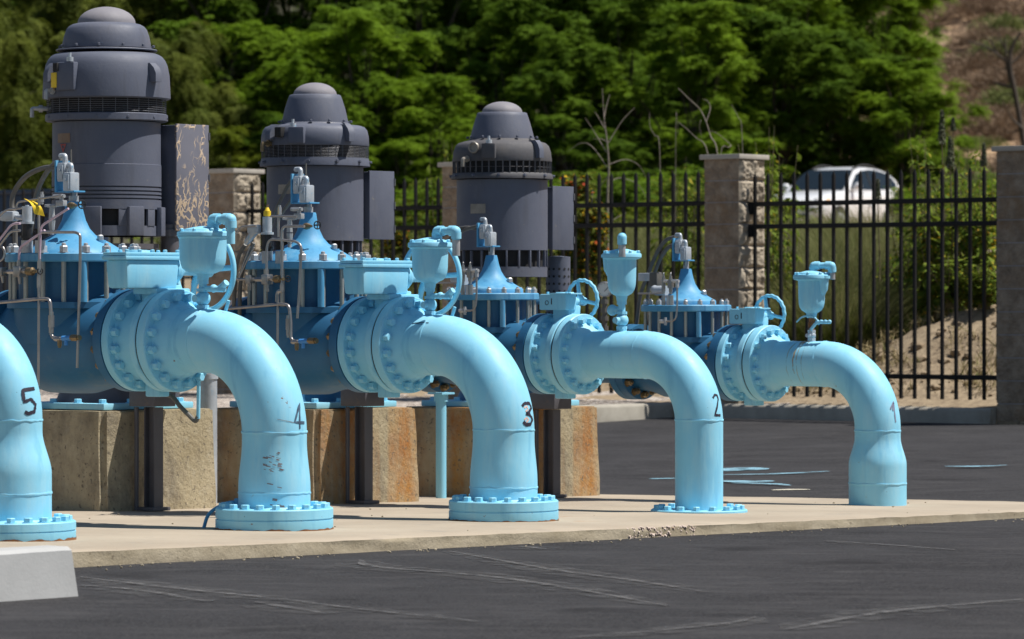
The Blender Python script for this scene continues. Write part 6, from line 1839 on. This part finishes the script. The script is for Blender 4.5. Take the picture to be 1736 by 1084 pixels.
def seed_spike(px, y0, y1, Y, label, w=10):
    b = at(px, y1, Y); t = at(px, y0, Y); L_ = (t - b).length
    x, yy = b.x, b.y; gz = ground_at(x, yy)
    o = thing('seed_spike', label, 'plant', V((x, yy, gz)), 0, 'dark seed spikes above the fence')
    MB().tube([V((0, 0, -0.05)), V((0.02, 0, (b.z - gz) * 0.6)), V((0, 0, b.z - gz)), V((0.005, 0, t.z - gz))], [0.010, 0.008, 0.006, 0.003], 6).build('stem', MAT['bark_green'], o)
    g = np.random.default_rng(int(px)); n = 420
    f = g.uniform(0, 1, n); th = g.uniform(0, 2*PI, n); r = (w / FPX * Y) * (1 - f * 0.75) * g.uniform(0.3, 1, n)
    P = np.stack([np.cos(th) * r, np.sin(th) * r, (b.z - gz) + f * L_], 1)
    d = np.stack([np.cos(th), np.sin(th), np.full(n, 0.4)], 1)
    me = leaf_mesh('seeds', P, d + g.normal(0, .5, (n, 3)), g.normal(0, 1, (n, 3)), g.uniform(0.010, 0.018, n), g.uniform(0.007, 0.013, n), [MAT['seed_head']])
    c = bpy.data.objects.new('seed_head', me); C.objects.link(c); c.parent = o
seed_spike(1597, 188, 245, 40.6, 'dark seed spike, tallest, above the right fence', 9)
seed_spike(1611, 232, 285, 40.2, 'dark seed spike right below the tallest one', 9)
seed_spike(1616, 200, 222, 41.2, 'small seed spike right of the tallest one', 5)
seed_spike(1668, 243, 282, 40.4, 'dark seed spike just left of the rightmost pillar', 7)
seed_spike(1488, 305, 340, 41.0, 'dark seed spike in front of the white car tail', 7)

# low green bushes on the bank between the fence and the road
LB = []
for sd, mt in ((71, 'leaf_tree'), (72, 'leaf_weed'), (73, 'leaf_tree_deep')):
    P, N_, D, Lh, Wd, cen = crown_arrays(sd, 1.0, 0.15, 1.45, 14, 4, 13, 0.06, 'feather')
    LB.append(leaf_mesh('foliage', P, N_, D, Lh, Wd, [MAT[mt]]))
rg = random.Random(19)
where = ['behind the fence at the far left', 'left of the left fence pillar', 'just right of the left fence pillar', 'behind the gap right of the middle motor', 'behind the fence beside the third pillar', 'behind the fence left of the rightmost motor', 'behind the fence right of the rightmost motor', 'behind the bare sapling',
         'right of the bare sapling', 'halfway between the bare sapling and middle pillar', 'left of the dead branches', 'behind the dead branches', 'behind the middle pillar', 'right of the middle pillar below the car nose', 'behind the tail of the white car', 'right of the white car', 'behind the tall weeds at right', 'behind the seed spikes', 'beside the rightmost pillar']
for k, (px, Y, yt) in enumerate([(20, 66, 330), (330, 70, 330), (440, 68, 318), (670, 72, 322), (745, 70, 300), (790, 66, 310), (905, 70, 305), (985, 74, 288), (1060, 70, 300), (1110, 75, 292), (1150, 68, 305), (1195, 74, 296), (1245, 70, 318), (1298, 60, 322), (1530, 96, 322), (1565, 90, 318), (1610, 84, 308), (1655, 88, 300), (1700, 80, 296)]):
    x = (px - W0/2) / FPX * Y; z = ground_at(x, Y); top = CAM_H - (yt - HOR) / FPX * Y
    s = max(0.5, (top - z) / 1.75)
    o = thing('green_bush', 'leafy green bush on the bank ' + where[k], 'bush', V((x, Y, z)), rg.uniform(0, 6), 'green bushes on the bank')
    o.scale = (s * 1.15, s * 1.15, s)
    c = bpy.data.objects.new('foliage', LB[k % 3]); C.objects.link(c); c.parent = o

# the red and yellow shrub
def berry_bush(px, Y, ytop, wpx, label, seed):
    x = (px - W0/2) / FPX * Y; z = ground_at(x, Y); top = CAM_H - (ytop - HOR) / FPX * Y
    H, Rr = top - z, wpx / FPX * Y / 2
    g = np.random.default_rng(seed); n = 3000
    th = g.uniform(0, 2*PI, n); h = g.uniform(0.0, 1, n); r = Rr * np.sqrt(g.uniform(0.05, 1, n)) * (1.05 - 0.5 * np.abs(h - 0.5))
    P = np.stack([np.cos(th) * r, np.sin(th) * r, h * H], 1) + g.normal(0, 0.03, (n, 3))
    mi = np.where(g.uniform(0, 1, n) < 0.10, 1, np.where(g.uniform(0, 1, n) < 0.14, 2, 0))
    me = leaf_mesh('leaves', P, np.stack([np.cos(th) * .5, np.sin(th) * .5, np.full(n, .7)], 1) + g.normal(0, .4, (n, 3)), g.normal(0, 1, (n, 3)), np.where(mi == 0, g.uniform(0.03, 0.06, n), g.uniform(0.018, 0.03, n)), g.uniform(0.014, 0.026, n),
                   [MAT['leaf_lantana'], MAT['flower_red'], MAT['flower_yellow']], mi)
    o = thing('flowering_shrub', label, 'shrub', V((x, Y, z)), 0, 'shrubs with red and yellow leaves')
    c = bpy.data.objects.new('foliage', me); C.objects.link(c); c.parent = o
    rr = random.Random(seed); mb = MB()
    for k in range(9):
        a = rr.uniform(0, 6.28)
        mb.tube(spline([V((0, 0, -0.05)), V((math.cos(a) * Rr * .4, math.sin(a) * Rr * .4, H * .45)), V((math.cos(a) * Rr * .8, math.sin(a) * Rr * .8, H * rr.uniform(.7, .98)))], 5), 0.008, 5)
    mb.build('stems', MAT['dead_wood'], o)
berry_bush(978, 44.0, 305, 66, 'red and yellow flowering shrub right of the rightmost motor box', 51)
berry_bush(1003, 43.6, 352, 60, 'lower red and yellow shrub at the foot of the bare sapling', 52)
berry_bush(672, 46.0, 392, 52, 'yellowish shrub low between the middle motor and the fence', 53)

# grassy broom shrubs behind the fence
def broom_mesh(seed, n, H, spread, wd, lean):
    g = np.random.default_rng(seed)
    th = g.uniform(0, 2*PI, n); r0 = spread * 0.55 * np.sqrt(g.uniform(0, 1, n))
    L_ = H * g.uniform(0.45, 1.05, n); tilt = g.uniform(0.03, 0.42, n); ta = th + g.normal(0, 0.7, n)
    base = np.stack([np.cos(th) * r0, np.sin(th) * r0, np.full(n, -0.05)], 1)
    out = np.stack([np.cos(ta), np.sin(ta), np.zeros(n)], 1)
    side = np.stack([-np.sin(g.uniform(0, 6.28, n)), np.cos(g.uniform(0, 6.28, n)), np.zeros(n)], 1)
    K = 5; V_ = np.empty((n, K, 2, 3))
    for k in range(K):
        f = k / (K - 1)
        p = base + out * (L_ * (np.sin(tilt) * f + 0.30 * f * f * lean))[:, None]
        p[:, 2] += L_ * f * np.cos(tilt) - L_ * 0.13 * f * f
        w = wd * (1 - 0.8 * f)
        V_[:, k, 0] = p - side * w; V_[:, k, 1] = p + side * w
    idx = np.arange(n * K * 2).reshape(n, K, 2)
    F = np.stack([idx[:, :-1, 0], idx[:, :-1, 1], idx[:, 1:, 1], idx[:, 1:, 0]], -1).reshape(-1, 4)
    me = bpy.data.meshes.new('blades')
    me.vertices.add(n * K * 2); me.vertices.foreach_set('co', V_.reshape(-1))
    m = len(F); me.loops.add(4 * m); me.loops.foreach_set('vertex_index', F.reshape(-1).astype(np.int32))
    me.polygons.add(m); me.polygons.foreach_set('loop_start', np.arange(0, 4*m, 4, dtype=np.int32)); me.polygons.foreach_set('loop_total', np.full(m, 4, dtype=np.int32))
    me.update(calc_edges=True)
    return me
BM_ = []
for sd in (61, 62, 63):
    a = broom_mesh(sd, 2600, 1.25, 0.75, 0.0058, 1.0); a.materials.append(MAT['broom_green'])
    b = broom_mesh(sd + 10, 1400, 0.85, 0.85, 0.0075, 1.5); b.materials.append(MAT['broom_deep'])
    BM_.append((a, b))
rg = random.Random(9)
spots = []
for row, (tt, yt) in enumerate(((18.6, 455), (20.2, 408), (22.2, 376), (24.5, 356), (27.0, 346))):
    for k in range(19):
        spots.append((-16.6 + k * 0.58 + 0.31 * (row % 2) + rg.uniform(-0.12, 0.12) - row * 0.55, tt + rg.uniform(-0.35, 0.35), yt))
for k, (u, t, yt) in enumerate(spots):
    if u > -8.35 + 0.3 * 0 and t < 20: continue
    p = wp(u, t); z = hill(u, t)
    px = W0/2 + p.x / p.y * FPX
    if px > 1530 or px < 640: continue
    top = CAM_H - (yt - (10 if px > 1270 else 0) + rg.uniform(-12, 22) - HOR) / FPX * p.y
    s = max(0.4, (top - z) / 1.2)
    o = thing('broom_shrub', 'grassy grey-green broom shrub in the thicket behind the fence', 'shrub', V((p.x, p.y, z)), rg.uniform(0, 6.2), 'grassy broom shrubs behind the fence')
    o.scale = (1.0, 1.0, s)
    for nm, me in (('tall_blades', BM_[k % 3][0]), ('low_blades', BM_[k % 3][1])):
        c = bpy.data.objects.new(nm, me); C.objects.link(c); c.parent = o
# stones and clods on the dirt mound and behind the fence
mb = MB(); rng = random.Random(8)
for k in range(420):
    u = rng.uniform(-9.5, -5.4); t = 16.4 + 2.4 * rng.random() ** 1.2
    rock(mb, wp(u, t, hill(u, t) + 0.01), 0.010 + 0.075 * rng.random() ** 4, k * 1.9)
surf('clod', (0.20, 0.145, 0.09), (0.37, 0.29, 0.19), 0.95, 14, 0.3)
tag(mb.build('dirt_clods', MAT['clod'], smooth=False), 'clods and small stones strewn on the dirt mound behind the fence', kind='stuff')

# dry grass tufts on the mound and along the foot of the fence
g = np.random.default_rng(5); n = 5200
uu = g.uniform(-9.4, -5.3, n); tt = 16.3 + 2.6 * g.uniform(0, 1, n) ** 1.1
cl = np.array([noise.noise(V((a_ * 2.2, b_ * 2.2, 5))) for a_, b_ in zip(uu, tt)])
ok = cl > 0.08; uu, tt = uu[ok], tt[ok]; n = len(uu)
P = np.array([wp(a_, b_, hill(a_, b_)) for a_, b_ in zip(uu, tt)]); hh = g.uniform(0.03, 0.13, n)
D = np.stack([g.normal(0, .5, n), g.normal(0, .5, n), np.ones(n)], 1); P[:, 2] += hh * 0.7
gm = leaf_mesh('dry_grass', P, g.normal(0, 1, (n, 3)), D, hh, np.full(n, 0.006), [MAT['dry_grass']])
go = bpy.data.objects.new('dry_grass', gm); C.objects.link(go); tag(go, 'dry grass tufts on the dirt mound behind the fence', kind='stuff')
# the road across the slope
grid_sheet('road', lin(-120, 60, 60), lin(65.5, 86.0, 8), lambda u, t: hill(u, t) - 0.06 + 0.0 * u, MAT['asphalt'])
# dark blue low wall glimpsed at the far left
o = thing('low_wall', 'dark blue low wall glimpsed behind the far left fence panel', 'wall', V((-6.9, 52.0, 0.85)), ANG)
MB().box((0, 0, 0.5), (5.0, 0.2, 2.2), bev=0.02).build('wall_face', MAT['deep_blue_metal'], o)
MB().box((0, 0, 1.63), (5.05, 0.26, 0.06), bev=0.01).build('coping', MAT['deep_blue_metal'], o)

# ------------------------------------------------------------------ the white car on the road
YC, XC_ = 107.0, (1411 - W0/2) / FPX * 107.0
TH = R(32)
car = thing('parked_car', 'white hatchback suv on the road beyond the fence, seen from the front left', 'car', V((XC_, YC, ground_at(XC_, YC) - 0.08)), math.atan2(-math.cos(TH), -math.sin(TH)))
car.scale = (1.03, 1.05, 1.09)
def loft(secs):
    mb = MB(); m = len(secs[0])
    for s_ in secs: mb.v += [V(p) for p in s_]
    for i in range(len(secs) - 1):
        for j in range(m - 1):
            mb.f.append([i*m+j, i*m+j+1, (i+1)*m+j+1, (i+1)*m+j])
    mb.f += [list(range(m)), [(len(secs)-1)*m + j for j in range(m)]]
    mb.m = [0] * len(mb.f)
    return mb
st = [(2.22, .58, .34, .66), (2.16, .72, .28, .76), (1.98, .83, .26, .86), (1.6, .885, .26, .95), (1.2, .90, .26, 1.01), (.8, .91, .25, 1.07), (.3, .912, .24, 1.09), (-.4, .912, .24, 1.11), (-1.1, .91, .25, 1.14), (-1.7, .895, .28, 1.17), (-2.05, .85, .32, 1.14), (-2.2, .72, .38, 1.0)]
secs = []
for x, w, zb, zt in st:
    half = [(w * .90, zb), (w * .985, zb + .12), (w, zb + (zt - zb) * .45), (w * .985, zb + (zt - zb) * .72), (w * .95, zt - .05), (w * .88, zt), (w * .5, zt + .02)]
    secs.append([(x, -y, z) for y, z in half] + [(x, y, z) for y, z in reversed(half)])
body = loft(secs).build('car_body', MAT['car_paint'], car, ang=50)
gh = [(.86, 1.07), (.62, 1.24), (.30, 1.44), (.05, 1.565), (-.2, 1.63), (-.6, 1.665), (-1.0, 1.655), (-1.4, 1.625), (-1.75, 1.56), (-2.0, 1.42), (-2.14, 1.16)]
secs = []
for x, z in gh:
    b = 1.06; k = max(0.02, z - b)
    half = [(.87, b), (.87 - .36 * k * .5, b + k * .5), (.87 - .36 * k * .92, b + k * .86), (.80 - .36 * k, b + k * .97), (.4, z)]
    secs.append([(x, -y, z_) for y, z_ in half] + [(x, y, z_) for y, z_ in reversed(half)])
loft(secs).build('cabin', MAT['car_paint'], car, ang=50)
def side_pt(x, z, sgn, off): return V((x, sgn * (.87 - .36 * (z - 1.06) + off), z))
for sgn in (1, -1):
    out = [(.70, 1.10), (.46, 1.28), (.16, 1.455), (-.2, 1.555), (-.6, 1.59), (-1.05, 1.58), (-1.45, 1.53), (-1.75, 1.43), (-1.93, 1.29), (-1.88, 1.19), (-1.2, 1.135), (-.4, 1.105)]
    poly = [side_pt(x, z, sgn, 0.012) for x, z in out]
    MB().prism(poly, V((0, -sgn * 0.03, 0))).build('side_window', MAT['car_glass'], car, ang=20)
    MB().box(side_pt(-.45, 1.35, sgn, 0.016), (0.05, 0.012, 0.40), mat=Matrix.Rotation(-sgn * -0.34, 4, 'X')).build('door_pillar', MAT['car_black'], car)
    for xw in (1.38, -1.36):
        w = MB().cyl((xw, sgn * 0.70, .33), (xw, sgn * 0.925, .33), 0.375, n=28)
        w.build('wheel_arch', MAT['car_black'], car)
        t = MB().torus((xw, sgn * 0.85, .33), (0, 1, 0), 0.255, 0.085, 32, 10).build('wheel', MAT['car_black'], car)
        rm = MB().cyl((xw, sgn * 0.86, .33), (xw, sgn * 0.945, .33), 0.205, n=24)
        for q in range(5):
            a = 2 * PI * q / 5; rm.box((xw + 0.1 * math.cos(a), sgn * 0.948, .33 + 0.1 * math.sin(a)), (0.2, 0.012, 0.05), mat=Matrix.Rotation(-a, 4, 'Y'))
        rm.build('rim', MAT['cast_grey'], t)
    MB().ball((.58, sgn * 1.0, 1.17), 0.11, 14, (0.75, 1.0, 0.8)).box((.60, sgn * .91, 1.12), (.06, .12, .04)).build('wing_mirror', MAT['car_paint'], car)
    hl = MB().ball((1.98, sgn * .66, .78), 0.17, 14, (0.85, 1.0, 0.62)); hl.build('headlight', MAT['lamp_clear'], car)
    MB().ball((1.86, sgn * .84, .80), 0.075, 10, (1.2, 0.5, 0.7)).build('indicator', MAT['amber'], car)
    MB().box((-2.08, sgn * .80, 1.08), (0.16, 0.10, 0.24), bev=0.03).build('tail_light', MAT['car_red'], car)
    MB().box((-.55, sgn * .925, 1.02), (.16, .03, .028), bev=.006).build('door_handle', MAT['car_paint'], car)
    MB().box((.15, sgn * .915, .70), (0.008, 0.012, .72)).box((-.72, sgn * .915, .70), (0.008, 0.012, .72)).build('door_gap', MAT['car_black'], car)
    MB().tube(spline([V((.0, sgn * .56, 1.60)), V((-.5, sgn * .57, 1.70)), V((-1.0, sgn * .56, 1.69)), V((-1.4, sgn * .55, 1.62))], 5), 0.022, 8).build('roof_rail', MAT['car_black'], car)
    MB().torus((-.25, sgn * .922, .78), (0, 1, 0), 0.075, 0.012, 20, 6).build('door_emblem', MAT['cast_grey'], car)
ws_ = [(.86, -.74, 1.075), (.86, .74, 1.075), (.60, .73, 1.255), (.30, .665, 1.455), (.06, .60, 1.565), (.06, -.60, 1.565), (.30, -.665, 1.455), (.60, -.73, 1.255)]
MB().prism([V((x + .02, y, z + .018)) for x, y, z in ws_], V((-0.03, 0, -0.03))).build('windscreen', MAT['car_glass'], car, ang=20)
MB().box((2.20, 0, .68), (.06, .80, .10), bev=.02).box((2.21, 0, .44), (.06, .95, .12), bev=.02).build('grille', MAT['car_black'], car)
MB().box((2.235, 0, .54), (.012, .32, .15)).build('number_plate', MAT['lamp_clear'], car)
